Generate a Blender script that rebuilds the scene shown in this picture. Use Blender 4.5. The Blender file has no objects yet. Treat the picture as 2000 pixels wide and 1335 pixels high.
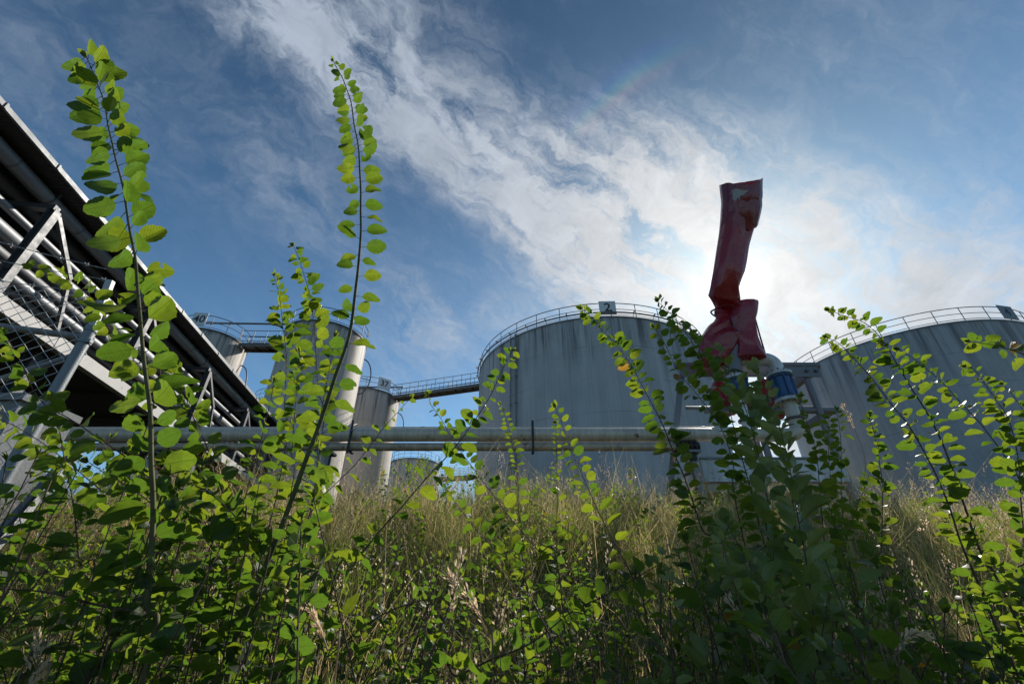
import bpy, bmesh, math, random
import numpy as np
from mathutils import Vector, Matrix, noise as mnoise

random.seed(7); RNG = np.random.default_rng(7)
C = bpy.context.scene.collection
sc = bpy.context.scene

# ------------------------------------------------------------------ camera, sun, sky, exposure
F_PX, W_PX, H_PX, HORIZON = 860.0, 2000.0, 1335.0, 1187.0
TILT = math.atan((HORIZON - H_PX / 2) / F_PX)
cam_d = bpy.data.cameras.new("camera"); cam = bpy.data.objects.new("camera", cam_d); C.objects.link(cam)
cam_d.sensor_width = 36.0; cam_d.lens = 36.0 * F_PX / W_PX
cam_d.clip_start = 0.02; cam_d.clip_end = 3000
cam.location = (0, 0, 0); cam.rotation_euler = (math.pi / 2 + TILT, 0, 0)
sc.camera = cam
CT, ST = math.cos(TILT), math.sin(TILT)

def ray(px, py):
    x = (px - W_PX / 2) / F_PX; y = (H_PX / 2 - py) / F_PX
    return np.array([x, CT - y * ST, ST + y * CT])
def PY(px, py, Y): r = ray(px, py); return r * (Y / r[1])
def PZ(px, py, Z): r = ray(px, py); return r * (Z / r[2])
def depth(p): return p[1] * CT + p[2] * ST

SUN_DIR = ray(1421, 548); SUN_DIR = SUN_DIR / np.linalg.norm(SUN_DIR)
SUN_EL = math.asin(SUN_DIR[2]); SUN_AZ = math.atan2(SUN_DIR[0], SUN_DIR[1])
sun_d = bpy.data.lights.new("sun", 'SUN'); sun = bpy.data.objects.new("sun", sun_d); C.objects.link(sun)
sun_d.energy = 5.0; sun_d.angle = math.radians(0.53); sun_d.color = (1.0, 0.93, 0.82)
sun.rotation_euler = Vector(SUN_DIR).to_track_quat('Z', 'Y').to_euler()
sc.view_settings.view_transform = 'Standard'; sc.view_settings.look = 'None'
sc.view_settings.gamma = 1.0; sc.view_settings.exposure = 0.18
sc.render.engine = 'CYCLES'
sc.cycles.max_bounces = 8; sc.cycles.diffuse_bounces = 3; sc.cycles.glossy_bounces = 3
sc.cycles.transmission_bounces = 4; sc.cycles.caustics_reflective = False; sc.cycles.caustics_refractive = False
sc.cycles.sample_clamp_indirect = 4.0

class NT:
    """small helper to write node trees"""
    def __init__(s, tree): s.t = tree; s.n = tree.nodes; s.l = tree.links
    def node(s, typ, **kw):
        n = s.n.new(typ)
        for k, v in kw.items(): setattr(n, k, v)
        return n
    def put(s, sock, v):
        if isinstance(v, bpy.types.NodeSocket): s.l.new(v, sock)
        else: sock.default_value = v
    def m(s, op, a, b=None, c=None, clamp=False):
        n = s.node('ShaderNodeMath', operation=op); n.use_clamp = clamp
        for i, v in enumerate((a, b, c)):
            if v is not None: s.put(n.inputs[i], v)
        return n.outputs[0]
    def vm(s, op, a, b=None, scale=None):
        n = s.node('ShaderNodeVectorMath', operation=op)
        s.put(n.inputs[0], a)
        if b is not None: s.put(n.inputs[1], b)
        if scale is not None: s.put(n.inputs['Scale'], scale)
        return n.outputs['Value'] if op in ('DOT_PRODUCT', 'LENGTH', 'DISTANCE') else n.outputs[0]
    def noise(s, vec, scale, detail=4, rough=.55, dist=0.0, color=False):
        n = s.node('ShaderNodeTexNoise'); s.put(n.inputs['Vector'], vec)
        n.inputs['Scale'].default_value = scale; n.inputs['Detail'].default_value = detail
        n.inputs['Roughness'].default_value = rough; n.inputs['Distortion'].default_value = dist
        return n.outputs['Color'] if color else n.outputs['Fac']
    def sm(s, v, a, b, t0=0.0, t1=1.0):
        n = s.node('ShaderNodeMapRange', interpolation_type='SMOOTHSTEP')
        s.put(n.inputs['Value'], v); n.inputs['From Min'].default_value = a; n.inputs['From Max'].default_value = b
        n.inputs['To Min'].default_value = t0; n.inputs['To Max'].default_value = t1
        return n.outputs[0]
    def lin(s, v, a, b, t0=0.0, t1=1.0):
        n = s.node('ShaderNodeMapRange'); s.put(n.inputs['Value'], v)
        n.inputs['From Min'].default_value = a; n.inputs['From Max'].default_value = b
        n.inputs['To Min'].default_value = t0; n.inputs['To Max'].default_value = t1
        return n.outputs[0]
    def mix(s, f, a, b, mode='MIX'):
        n = s.node('ShaderNodeMix', data_type='RGBA', blend_type=mode)
        s.put(n.inputs['Factor'], f)
        for i, v in ((6, a), (7, b)):
            s.put(n.inputs[i], (*v, 1) if isinstance(v, tuple) and len(v) == 3 else v)
        return n.outputs[2]
    def comb(s, x, y, z):
        n = s.node('ShaderNodeCombineXYZ')
        for i, v in enumerate((x, y, z)): s.put(n.inputs[i], v)
        return n.outputs[0]
    def sep(s, v):
        n = s.node('ShaderNodeSeparateXYZ'); s.put(n.inputs[0], v); return n.outputs

def build_world():
    w = bpy.data.worlds.new("World"); sc.world = w; w.use_nodes = True
    t = NT(w.node_tree); t.n.clear()
    out = t.node('ShaderNodeOutputWorld')
    sky = t.node('ShaderNodeTexSky', sky_type='NISHITA'); sky.sun_disc = False
    sky.sun_elevation = SUN_EL; sky.sun_rotation = SUN_AZ; sky.air_density = 1.0; sky.dust_density = 0.6; sky.ozone_density = 2.2
    d = t.vm('NORMALIZE', t.node('ShaderNodeTexCoord').outputs['Generated'])
    _, _, dz = t.sep(d)
    # cirrus sheet: directions are bent by noise so the edges fray
    stretch = t.vm('MULTIPLY', d, (1.9, 1.9, 2.4))
    w1 = t.vm('SUBTRACT', t.noise(stretch, 1.6, 5, .6, color=True), (.5, .5, .5))
    w2 = t.vm('SUBTRACT', t.noise(stretch, 6.5, 5, .62, color=True), (.5, .5, .5))
    dd = t.vm('ADD', d, t.vm('ADD', t.vm('SCALE', w1, scale=.16), t.vm('SCALE', w2, scale=.055)))
    def side(a, b):                 # signed angle from the great circle through two sky directions
        n = np.cross(ray(*a), ray(*b)); n /= np.linalg.norm(n)
        return t.vm('DOT_PRODUCT', dd, tuple(n))
    def blob(p, ang, src=None):
        r = ray(*p); r /= np.linalg.norm(r); k = 1.0 / (1 - math.cos(math.radians(ang)))
        q = t.vm('DOT_PRODUCT', src if src is not None else t.vm('NORMALIZE', dd), tuple(r))
        return t.m('EXPONENT', t.m('MULTIPLY', t.m('SUBTRACT', q, 1.0), k))
    e1 = side((1020, 560), (480, 120))    # lower-left edge of the broad cloud band
    e2 = side((1500, 300), (760, 0))      # its frayed upper-right edge
    e3 = side((1720, 560), (1330, 0))     # edge of the thin veil towards clear blue
    # fibres run along the band
    axis = ray(1700, 1000) - ray(400, 0); axis /= np.linalg.norm(axis)
    mp = t.node('ShaderNodeMapping'); mp.vector_type = 'POINT'
    q = Vector(axis).rotation_difference(Vector((1, 0, 0))); mp.inputs['Rotation'].default_value = q.to_euler()
    t.l.new(dd, mp.inputs['Vector']); fib = t.vm('MULTIPLY', mp.outputs[0], (1.0, 7.0, 7.0))
    f1 = t.noise(fib, 1.9, 8, .62, .6); f2 = t.noise(fib, 7.0, 6, .65, .8)
    f3 = t.noise(t.vm('MULTIPLY', dd, (3, 3, 3)), 3.2, 7, .6, .9)
    fibre = t.m('ADD', t.m('MULTIPLY', f1, .68), t.m('ADD', t.m('MULTIPLY', f2, .25), t.m('MULTIPLY', f3, .22)))   # about .57
    band = t.m('MULTIPLY', t.sm(e1, -.04, .12), t.m('SUBTRACT', 1.0, t.sm(e2, -.16, .10, 0, .72)))
    veil = t.m('MULTIPLY', t.sm(e1, -.01, .1), t.m('SUBTRACT', 1.0, t.sm(e3, -.30, .06)))
    thin = t.m('ADD', blob((640, 420), 5.5), t.m('ADD', blob((520, 320), 5.0), blob((740, 560), 5.5)))
    thin = t.m('ADD', thin, t.m('ADD', t.m('MULTIPLY', blob((840, 620), 6), 1.2), t.m('MULTIPLY', blob((1010, 640), 6.5), 1.6)))
    cover = t.m('ADD', t.m('MULTIPLY', band, .60), t.m('MULTIPLY', veil, .24))
    for p, a, g in (((1180, 340), 9, .25), ((1250, 470), 9, .35), ((1030, 350), 7, .25), ((700, 150), 8, .34), ((560, 80), 6, .30), ((1640, 590), 9, .38),
                    ((1560, 660), 9, .5), ((1850, 560), 9, .22), ((950, 110), 8, -.22), ((1120, 110), 8, -.30), ((1290, 80), 7, -.22), ((780, 700), 8, .3), ((1700, 380), 7, -.12),
                    ((1180, 520), 8, .25), ((1000, 470), 6, .1), ((150, 120), 12, .16), ((60, 40), 9, .08), ((1960, 620), 9, .22), ((1340, 300), 9, .12), ((860, 260), 7, .25), ((1480, 420), 8, .15), ((1250, 620), 9, .2)):
        cover = t.m('ADD', cover, t.m('MULTIPLY', blob(p, a), g))
    cover = t.m('ADD', cover, t.m('MULTIPLY', thin, .26))
    cover = t.m('ADD', cover, t.sm(dz, .55, .12, 0, .22))
    dens = t.m('ADD', t.m('MULTIPLY', cover, t.lin(fibre, .43, .72, .22, 1.42)), t.lin(fibre, .43, .72, -.14, .07))
    dens = t.m('ADD', dens, t.m('MULTIPLY', t.m('SUBTRACT', t.noise(t.vm('MULTIPLY', dd, (6, 6, 6)), 3.5, 7, .68, 1.2), .5), t.m('MULTIPLY', t.m('MINIMUM', cover, .9), .32)))
    dens = t.m('MULTIPLY', t.sm(dens, -.14, 1.30), .94)
    # aureole round the sun, seen through the thin cloud
    sd = t.vm('DOT_PRODUCT', d, tuple(SUN_DIR)); sd = t.m('MAXIMUM', sd, 0.0)
    g1 = t.m('POWER', sd, 7.0); g2 = t.m('POWER', sd, 38.0); g3 = t.m('POWER', sd, 900.0)
    cb = t.m('ADD', t.m('ADD', .46, t.m('MULTIPLY', g1, .20)), t.m('ADD', t.m('MULTIPLY', g2, .16), t.m('MULTIPLY', g3, .22)))
    cb = t.m('MULTIPLY', cb, t.lin(t.noise(t.vm('MULTIPLY', dd, (4, 4, 4)), 2.6, 6, .62, .8), .3, .7, .86, 1.12))
    ccol = t.mix(t.m('MULTIPLY', g1, .9, clamp=True), (.80, .93, 1.12), (1.02, 1.0, .97))
    cloud = t.vm('SCALE', ccol, scale=cb)
    base = t.vm('MULTIPLY', sky.outputs[0], SKY_TINT)
    base = t.vm('SCALE', base, scale=SKY_K)
    clear = t.vm('SCALE', base, scale=t.lin(dz, .30, .95, 1.20, .58))
    col = t.mix(dens, clear, cloud)
    gl = t.m('ADD', t.m('MULTIPLY', g2, .06), t.m('ADD', t.m('MULTIPLY', g3, .16), t.m('MULTIPLY', t.m('POWER', sd, 2600.0), .9)))
    col = t.vm('ADD', col, t.vm('SCALE', (1.0, .93, .82), scale=gl))
    # arc of the ice halo, about 25 degrees out, red inside
    ang = t.m('ARCCOSINE', t.m('MINIMUM', sd, 1.0))
    def ring(a, wd):
        x = t.m('DIVIDE', t.m('SUBTRACT', ang, math.radians(a)), math.radians(wd)); return t.m('EXPONENT', t.m('MULTIPLY', t.m('MULTIPLY', x, x), -1.0))
    hm = t.m('MULTIPLY', t.m('ADD', blob((1235, 160), 5.0, d), t.m('MULTIPLY', blob((1130, 230), 4, d), .5)), .042)
    halo = t.vm('SCALE', t.comb(ring(24.3, .8), ring(25.0, .85), ring(25.9, 1.1)), scale=hm)
    col = t.vm('ADD', col, halo)
    # Background strength stays in the Nishita range; the colour above is written for that scale
    bg = t.node('ShaderNodeBackground'); bg.inputs['Strength'].default_value = .12
    t.l.new(t.vm('SCALE', col, scale=1 / .12), bg.inputs['Color']); t.l.new(bg.outputs[0], out.inputs[0])
SKY_TINT = (.66, .94, 1.02); SKY_K = .094
build_world()

# ------------------------------------------------------------------ mesh helpers
def origin_of(o):
    p = np.zeros(3)
    while o is not None: p = p + np.array(o.location); o = o.parent
    return p
def tag(o, label=None, cat=None, group=None, kind=None):
    if label: o['label'] = label
    if cat: o['category'] = cat
    if group: o['group'] = group
    if kind: o['kind'] = kind
    return o
def thing(name, label, cat, loc=(0, 0, 0), group=None):
    o = bpy.data.objects.new(name, None); C.objects.link(o); o.location = tuple(float(v) for v in loc); o.empty_display_size = .1
    return tag(o, label, cat, group)
def frames(P):
    P = np.asarray(P, float); T = np.gradient(P, axis=0); T /= np.linalg.norm(T, axis=1)[:, None] + 1e-12
    n = np.cross(T[0], (0, 0, 1)); n = np.cross(T[0], (1, 0, 0)) if np.linalg.norm(n) < .1 else n
    n /= np.linalg.norm(n); N = [n]
    for i in range(1, len(P)):
        n = N[-1] - T[i] * (N[-1] @ T[i]); n /= np.linalg.norm(n) + 1e-12; N.append(n)
    N = np.array(N); return T, N, np.cross(T, N)
class MB:
    def __init__(s): s.v = []; s.f = []; s.uv = []; s.sm = []; s.n = 0
    def add(s, V, F, uv=None, smooth=True):
        V = np.asarray(V, float); s.v.append(V); s.f += [tuple(int(i) + s.n for i in f) for f in F]
        s.uv.append(np.asarray(uv, float) if uv is not None else np.zeros((len(V), 2))); s.sm += [smooth] * len(F); s.n += len(V); return s
    def box(s, c, half, ax=None):
        ax = np.eye(3) if ax is None else np.asarray(ax, float); c = np.asarray(c, float)
        co = [(x, y, z) for z in (-1, 1) for y in (-1, 1) for x in (-1, 1)]
        V = [c + ax[0] * x * half[0] + ax[1] * y * half[1] + ax[2] * z * half[2] for x, y, z in co]
        return s.add(V, [(0, 2, 3, 1), (4, 5, 7, 6), (0, 1, 5, 4), (2, 6, 7, 3), (0, 4, 6, 2), (1, 3, 7, 5)], smooth=False)
    def beam(s, a, b, w, h, up=(0, 0, 1)):
        a, b = np.asarray(a, float), np.asarray(b, float); d = b - a; L = np.linalg.norm(d); d /= L
        u = np.cross(d, up); u = np.cross(d, (1, 0, 0)) if np.linalg.norm(u) < 1e-3 else u; u /= np.linalg.norm(u); v = np.cross(u, d)
        return s.box((a + b) / 2, (w / 2, L / 2, h / 2), (u, d, v))
    def hbeam(s, a, b, w, h, up=(0, 0, 1), tk=.012):
        a, b = np.asarray(a, float), np.asarray(b, float); d = (b - a) / np.linalg.norm(b - a)
        u = np.cross(d, up); u = np.cross(d, (1, 0, 0)) if np.linalg.norm(u) < 1e-3 else u; u /= np.linalg.norm(u); v = np.cross(u, d)
        s.beam(a, b, tk, h - 2 * tk - .002, up)
        for k in (-1, 1): s.beam(a + v * k * (h - tk) / 2, b + v * k * (h - tk) / 2, w, tk, up)
        return s
    def tube(s, P, r, sides=8, cap=True, closed=False):
        P = np.asarray(P, float); r = np.broadcast_to(np.asarray(r, float), (len(P),)); m = len(P)
        T, N, B = frames(P); L = np.r_[0, np.cumsum(np.linalg.norm(np.diff(P, axis=0), axis=1))]
        if closed:
            T = np.roll(P, -1, 0) - np.roll(P, 1, 0); T /= np.linalg.norm(T, axis=1)[:, None]
            up = np.array([0, 0, 1.]); N = np.cross(T, up); N /= np.linalg.norm(N, axis=1)[:, None]; B = np.cross(T, N)
        a = np.arange(sides) * 2 * np.pi / sides
        V = P[:, None] + r[:, None, None] * (np.cos(a)[None, :, None] * N[:, None] + np.sin(a)[None, :, None] * B[:, None])
        uv = np.stack(np.broadcast_arrays(a[None] / 6.2832, L[:, None]), -1).reshape(-1, 2)
        F = []
        for i in range(m if closed else m - 1):
            j = (i + 1) % m
            for k in range(sides):
                l = (k + 1) % sides; F.append((i * sides + k, i * sides + l, j * sides + l, j * sides + k))
        if cap and not closed: F += [tuple(range(sides))[::-1], tuple((m - 1) * sides + k for k in range(sides))]
        return s.add(V.reshape(-1, 3), F, uv)
    def cyl(s, a, b, r, sides=24, r2=None):
        return s.tube([a, b], [r, r if r2 is None else r2], sides)
    def build(s, name, mat, parent=None, smooth_angle=40):
        me = bpy.data.meshes.new(name); V = np.concatenate(s.v); o = bpy.data.objects.new(name, me)
        if parent is not None: V = V - origin_of(parent)
        me.from_pydata(V.tolist(), [], s.f)
        uv = np.concatenate(s.uv); lay = me.uv_layers.new(name="UVMap")
        idx = np.empty(len(me.loops), int); me.loops.foreach_get('vertex_index', idx); lay.data.foreach_set('uv', uv[idx].ravel())
        me.polygons.foreach_set('use_smooth', s.sm)
        me.materials.append(mat); C.objects.link(o)
        if parent is not None: o.parent = parent
        if smooth_angle and any(s.sm): me.set_sharp_from_angle(angle=math.radians(smooth_angle))
        return o
def copy_child(o, parent, loc=None, rotz=None):
    c = o.copy(); C.objects.link(c); c.parent = parent
    if loc is not None: c.location = tuple(float(v) for v in loc)
    if rotz is not None: c.rotation_euler = (0, 0, rotz)
    return c
def elbow(pts, rad, n=8):
    """polyline with its inner corners rounded"""
    pts = [np.asarray(p, float) for p in pts]; out = [pts[0]]
    for i in range(1, len(pts) - 1):
        a, b, c = pts[i - 1], pts[i], pts[i + 1]; u = (a - b) / np.linalg.norm(a - b); v = (c - b) / np.linalg.norm(c - b)
        ang = math.acos(max(-1, min(1, u @ v))); tlen = rad / math.tan(ang / 2); ctr = b + (u + v) / np.linalg.norm(u + v) * rad / math.sin(ang / 2)
        p0, p1 = b + u * tlen, b + v * tlen; e0, e1 = p0 - ctr, p1 - ctr; om = math.acos(max(-1, min(1, e0 @ e1 / rad ** 2)))
        for k in range(n + 1):
            q = k / n; out.append(ctr + (math.sin((1 - q) * om) * e0 + math.sin(q * om) * e1) / math.sin(om))
    return out + [pts[-1]]
def catmull(P, n=6):
    P = np.asarray(P, float); Q = np.vstack([2 * P[0] - P[1], P, 2 * P[-1] - P[-2]]); out = []
    for i in range(1, len(Q) - 2):
        p0, p1, p2, p3 = Q[i - 1:i + 3]
        for k in range(n):
            t = k / n; out.append(.5 * (2 * p1 + (p2 - p0) * t + (2 * p0 - 5 * p1 + 4 * p2 - p3) * t * t + (3 * p1 - p0 - 3 * p2 + p3) * t ** 3))
    return np.array(out + [P[-1]])

# ------------------------------------------------------------------ materials
def new_mat(name):
    m = bpy.data.materials.new(name); m.use_nodes = True; t = NT(m.node_tree); t.n.clear()
    out = t.node('ShaderNodeOutputMaterial'); b = t.node('ShaderNodeBsdfPrincipled'); t.l.new(b.outputs[0], out.inputs[0]); return m, t, b, out
def metal_mat(name, base, rough=.5, metallic=0.0, var=.25, rust=0.0, scale=3.0, bump=.15, streak=None):
    m, t, b, out = new_mat(name); pos = t.node('ShaderNodeTexCoord').outputs['Object']
    n1 = t.noise(pos, scale, 6, .6); n2 = t.noise(pos, scale * 9, 4, .6)
    k = t.lin(t.m('ADD', t.m('MULTIPLY', n1, .65), t.m('MULTIPLY', n2, .35)), .25, .75, 1 - var, 1 + var)
    col = t.vm('SCALE', (*base,), scale=k)
    if streak is not None:
        s1 = t.noise(t.vm('MULTIPLY', pos, streak), 1.0, 5, .6); col = t.vm('SCALE', col, scale=t.lin(s1, .3, .7, .72, 1.15))
    if rust:
        r = t.sm(t.noise(pos, scale * 2.3, 8, .68), .62 - rust * .25, .72 - rust * .2)
        col = t.mix(t.m('MULTIPLY', r, .85), col, (.10, .045, .02)); 
        t.put(b.inputs['Metallic'], t.m('MULTIPLY', t.m('SUBTRACT', 1.0, r), metallic))
    else: b.inputs['Metallic'].default_value = metallic
    t.put(b.inputs['Base Color'], col); t.put(b.inputs['Roughness'], t.lin(n1, .2, .8, rough - .12, rough + .15))
    if bump:
        bp = t.node('ShaderNodeBump'); bp.inputs['Strength'].default_value = bump; bp.inputs['Distance'].default_value = .01
        t.l.new(n2, bp.inputs['Height']); t.l.new(bp.outputs[0], b.inputs['Normal'])
    return m
def tank_mat(name, base, stain=.6, ribs=1.0, seam=2.3, off=0.0):
    """cladding with fine upright streaks, drip stains under the rim and thin seam lines; uv = metres round / metres down from the rim"""
    m, t, b, out = new_mat(name); u, v, _ = t.sep(t.node('ShaderNodeUVMap').outputs[0])
    u = t.m('ADD', u, off)
    thin = t.noise(t.comb(t.m('MULTIPLY', u, 9.0), t.m('MULTIPLY', v, .10), 0), 1.0, 5, .65)
    wide = t.noise(t.comb(t.m('MULTIPLY', u, 1.2), t.m('MULTIPLY', v, .06), 3), 1.0, 5, .6)
    blot = t.noise(t.comb(u, v, 7), .45, 6, .6)
    k = t.m('ADD', t.m('MULTIPLY', t.lin(thin, .3, .7, -.16, .16), ribs), t.m('ADD', t.lin(wide, .3, .7, -.12, .12), t.lin(blot, .3, .7, -.10, .10)))
    col = t.vm('SCALE', (*base,), scale=t.m('ADD', 1.0, k))
    drip = t.noise(t.comb(t.m('MULTIPLY', u, 1.5), t.m('MULTIPLY', v, .05), 11), 1.0, 6, .7)
    reach = t.noise(t.comb(t.m('MULTIPLY', u, .8), 0, 5), 1.0, 4, .6)
    fade = t.sm(t.m('DIVIDE', v, t.m('MULTIPLY', reach, 10.0)), 1.0, .05)
    dm = t.m('MULTIPLY', t.sm(drip, .45, .62), fade)
    col = t.mix(t.m('MULTIPLY', dm, stain), col, (.035, .035, .037))
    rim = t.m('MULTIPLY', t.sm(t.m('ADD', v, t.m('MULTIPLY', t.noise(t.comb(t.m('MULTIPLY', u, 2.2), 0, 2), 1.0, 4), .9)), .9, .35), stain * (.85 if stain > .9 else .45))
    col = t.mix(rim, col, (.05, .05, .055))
    sv = t.m('ABSOLUTE', t.m('SUBTRACT', t.m('FRACT', t.m('DIVIDE', v, seam)), .5)); sl = t.sm(sv, .49, .4965)
    sn = t.noise(t.comb(t.m('MULTIPLY', u, .5), t.m('MULTIPLY', v, .5), 21), 1.0, 3)
    col = t.mix(t.m('MULTIPLY', sl, t.sm(sn, .42, .62, 0, .6)), col, (.06, .06, .065))
    t.put(b.inputs['Base Color'], col); b.inputs['Roughness'].default_value = .62
    b.inputs['Specular IOR Level'].default_value = .3
    bp = t.node('ShaderNodeBump'); bp.inputs['Strength'].default_value = .35; bp.inputs['Distance'].default_value = .02
    t.l.new(t.m('ADD', t.noise(t.comb(t.m('MULTIPLY', u, 14.0), t.m('MULTIPLY', v, .05), 0), 1.0, 2), t.m('MULTIPLY', sl, -.6)), bp.inputs['Height']); t.l.new(bp.outputs[0], b.inputs['Normal'])
    return m
def leaf_mat(name, top, under, trans, tw=.55, rough=.42):
    m, t, b, out = new_mat(name); u, v, _ = t.sep(t.node('ShaderNodeUVMap').outputs[0])
    at = t.node('ShaderNodeAttribute'); at.attribute_name = 'tint'; tint = at.outputs['Fac']
    geo = t.node('ShaderNodeNewGeometry'); back = geo.outputs['Backfacing']
    av = t.m('ABSOLUTE', v)
    vein = t.m('ABSOLUTE', t.m('SUBTRACT', t.m('FRACT', t.m('MULTIPLY', t.m('SUBTRACT', u, t.m('MULTIPLY', av, .75)), 8.5)), .5))
    vn = t.m('MAXIMUM', t.sm(vein, .40, .5, 0, .75), t.sm(av, .03, .008))
    blot = t.noise(t.comb(t.m('MULTIPLY', u, 3), t.m('MULTIPLY', v, 3), t.m('MULTIPLY', tint, 40.0)), 2.0, 4, .6)
    young = t.sm(tint, .35, .98); old = t.sm(tint, .972, .985)
    c_top = t.mix(young, (*[x * .62 for x in top],), (top[0] * 1.55, top[1] * 1.35, top[2]))
    c_und = t.mix(young, under, (under[0] * 1.2, under[1] * 1.15, under[2]))
    c_tr = t.mix(young, (trans[0] * .55, trans[1] * .72, trans[2] * .9), (trans[0] * 1.30, trans[1] * 1.12, trans[2]))
    col = t.mix(back, c_top, c_und)
    col = t.mix(t.m('MULTIPLY', vn, .30), col, (top[0] * 2.2, top[1] * 1.8, top[2] * 2))
    col = t.mix(t.sm(blot, .62, .8, 0, .35), col, (.11, .10, .02)); col = t.mix(old, col, (.16, .09, .03))
    tr = t.vm('SCALE', c_tr, scale=t.lin(blot, .3, .7, 1.12, .82)); tr = t.mix(t.m('MULTIPLY', vn, .6), tr, (trans[0] * .45, trans[1] * .5, trans[2] * .5)); tr = t.mix(old, tr, (.42, .24, .04))
    t.put(b.inputs['Base Color'], col); t.put(b.inputs['Roughness'], t.lin(blot, .3, .7, rough - .08, rough + .12)); b.inputs['Specular IOR Level'].default_value = .45
    tb = t.node('ShaderNodeBsdfTranslucent'); t.put(tb.inputs['Color'], tr)
    bp = t.node('ShaderNodeBump'); bp.inputs['Strength'].default_value = .5; bp.inputs['Distance'].default_value = .002
    t.l.new(vn, bp.inputs['Height']); t.l.new(bp.outputs[0], b.inputs['Normal']); t.l.new(bp.outputs[0], tb.inputs['Normal'])
    mx = t.node('ShaderNodeMixShader'); mx.inputs[0].default_value = tw
    t.l.new(b.outputs[0], mx.inputs[1]); t.l.new(tb.outputs[0], mx.inputs[2]); t.l.new(mx.outputs[0], out.inputs[0])
    return m
def grass_mat(name, dry, green, tw=.45):
    m, t, b, out = new_mat(name); at = t.node('ShaderNodeAttribute'); at.attribute_name = 'tint'
    k = at.outputs['Fac']; col = t.mix(t.sm(k, .35, .75), green, dry)
    col = t.vm('SCALE', col, scale=t.lin(t.m('FRACT', t.m('MULTIPLY', k, 37.0)), 0, 1, .55, 1.35))
    t.put(b.inputs['Base Color'], col); b.inputs['Roughness'].default_value = .5
    tb = t.node('ShaderNodeBsdfTranslucent'); t.put(tb.inputs['Color'], t.vm('SCALE', col, scale=1.35))
    mx = t.node('ShaderNodeMixShader'); mx.inputs[0].default_value = tw
    t.l.new(b.outputs[0], mx.inputs[1]); t.l.new(tb.outputs[0], mx.inputs[2]); t.l.new(mx.outputs[0], out.inputs[0]); return m
def bark_mat(name, a, bcol):
    m, t, b, out = new_mat(name); pos = t.node('ShaderNodeTexCoord').outputs['Object']
    n = t.noise(pos, 40, 5, .6); n2 = t.noise(pos, 5, 3, .5)
    t.put(b.inputs['Base Color'], t.mix(t.sm(t.m('ADD', t.m('MULTIPLY', n, .5), t.m('MULTIPLY', n2, .5)), .38, .62), a, bcol)); b.inputs['Roughness'].default_value = .75; b.inputs['Specular IOR Level'].default_value = .25
    bp = t.node('ShaderNodeBump'); bp.inputs['Strength'].default_value = .4; bp.inputs['Distance'].default_value = .002; t.l.new(n, bp.inputs['Height']); t.l.new(bp.outputs[0], b.inputs['Normal']); return m
def ground_mat():
    m, t, b, out = new_mat('ground_soil'); pos = t.node('ShaderNodeTexCoord').outputs['Object']
    n = t.noise(pos, 2.2, 8, .65); n2 = t.noise(pos, 24, 5, .6)
    c = t.mix(t.sm(n, .38, .62), (.035, .040, .014), (.11, .085, .045)); t.put(b.inputs['Base Color'], t.vm('SCALE', c, scale=t.lin(n2, .3, .7, .6, 1.3)))
    b.inputs['Roughness'].default_value = .95; bp = t.node('ShaderNodeBump'); bp.inputs['Strength'].default_value = .8; bp.inputs['Distance'].default_value = .05
    t.l.new(n2, bp.inputs['Height']); t.l.new(bp.outputs[0], b.inputs['Normal']); return m
def tarp_mat():
    m, t, b, out = new_mat('red_tarpaulin'); pos = t.node('ShaderNodeTexCoord').outputs['Object']
    n = t.noise(pos, 2.5, 6, .6); n2 = t.noise(pos, 30, 4, .6)
    col = t.mix(t.sm(n, .35, .7), (.21, .014, .027), (.28, .036, .048)); col = t.mix(t.sm(n2, .58, .75, 0, .3), col, (.22, .10, .10))
    t.put(b.inputs['Base Color'], col); t.put(b.inputs['Roughness'], t.lin(n2, .3, .7, .18, .34)); b.inputs['Specular IOR Level'].default_value = .75
    bp = t.node('ShaderNodeBump'); bp.inputs['Strength'].default_value = .22; bp.inputs['Distance'].default_value = .04
    wr = t.m('ADD', t.noise(t.vm('MULTIPLY', pos, (3, 3, 1.2)), 2.2, 5, .55, 1.4), t.m('MULTIPLY', t.m('ABSOLUTE', t.m('SUBTRACT', t.noise(t.vm('MULTIPLY', pos, (2, 2, 1)), 1.7, 3, .5, 2.0), .5)), 3.0)); t.l.new(wr, bp.inputs['Height']); t.l.new(bp.outputs[0], b.inputs['Normal'])
    tb = t.node('ShaderNodeBsdfTranslucent'); tb.inputs['Color'].default_value = (.50, .02, .03, 1)
    mx = t.node('ShaderNodeMixShader'); mx.inputs[0].default_value = .22
    t.l.new(b.outputs[0], mx.inputs[1]); t.l.new(tb.outputs[0], mx.inputs[2]); t.l.new(mx.outputs[0], out.inputs[0]); return m
def ribbed_mat(name, base):
    m, t, b, out = new_mat(name); u, v, _ = t.sep(t.node('ShaderNodeUVMap').outputs[0])
    w = t.m('SINE', t.m('MULTIPLY', v, 44.0)); pos = t.node('ShaderNodeTexCoord').outputs['Object']
    t.put(b.inputs['Base Color'], t.vm('SCALE', (*base,), scale=t.lin(t.noise(pos, 1.3, 5), .3, .7, .7, 1.3))); b.inputs['Roughness'].default_value = .6
    bp = t.node('ShaderNodeBump'); bp.inputs['Strength'].default_value = 1.0; bp.inputs['Distance'].default_value = .03
    t.l.new(w, bp.inputs['Height']); t.l.new(bp.outputs[0], b.inputs['Normal']); return m

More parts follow.
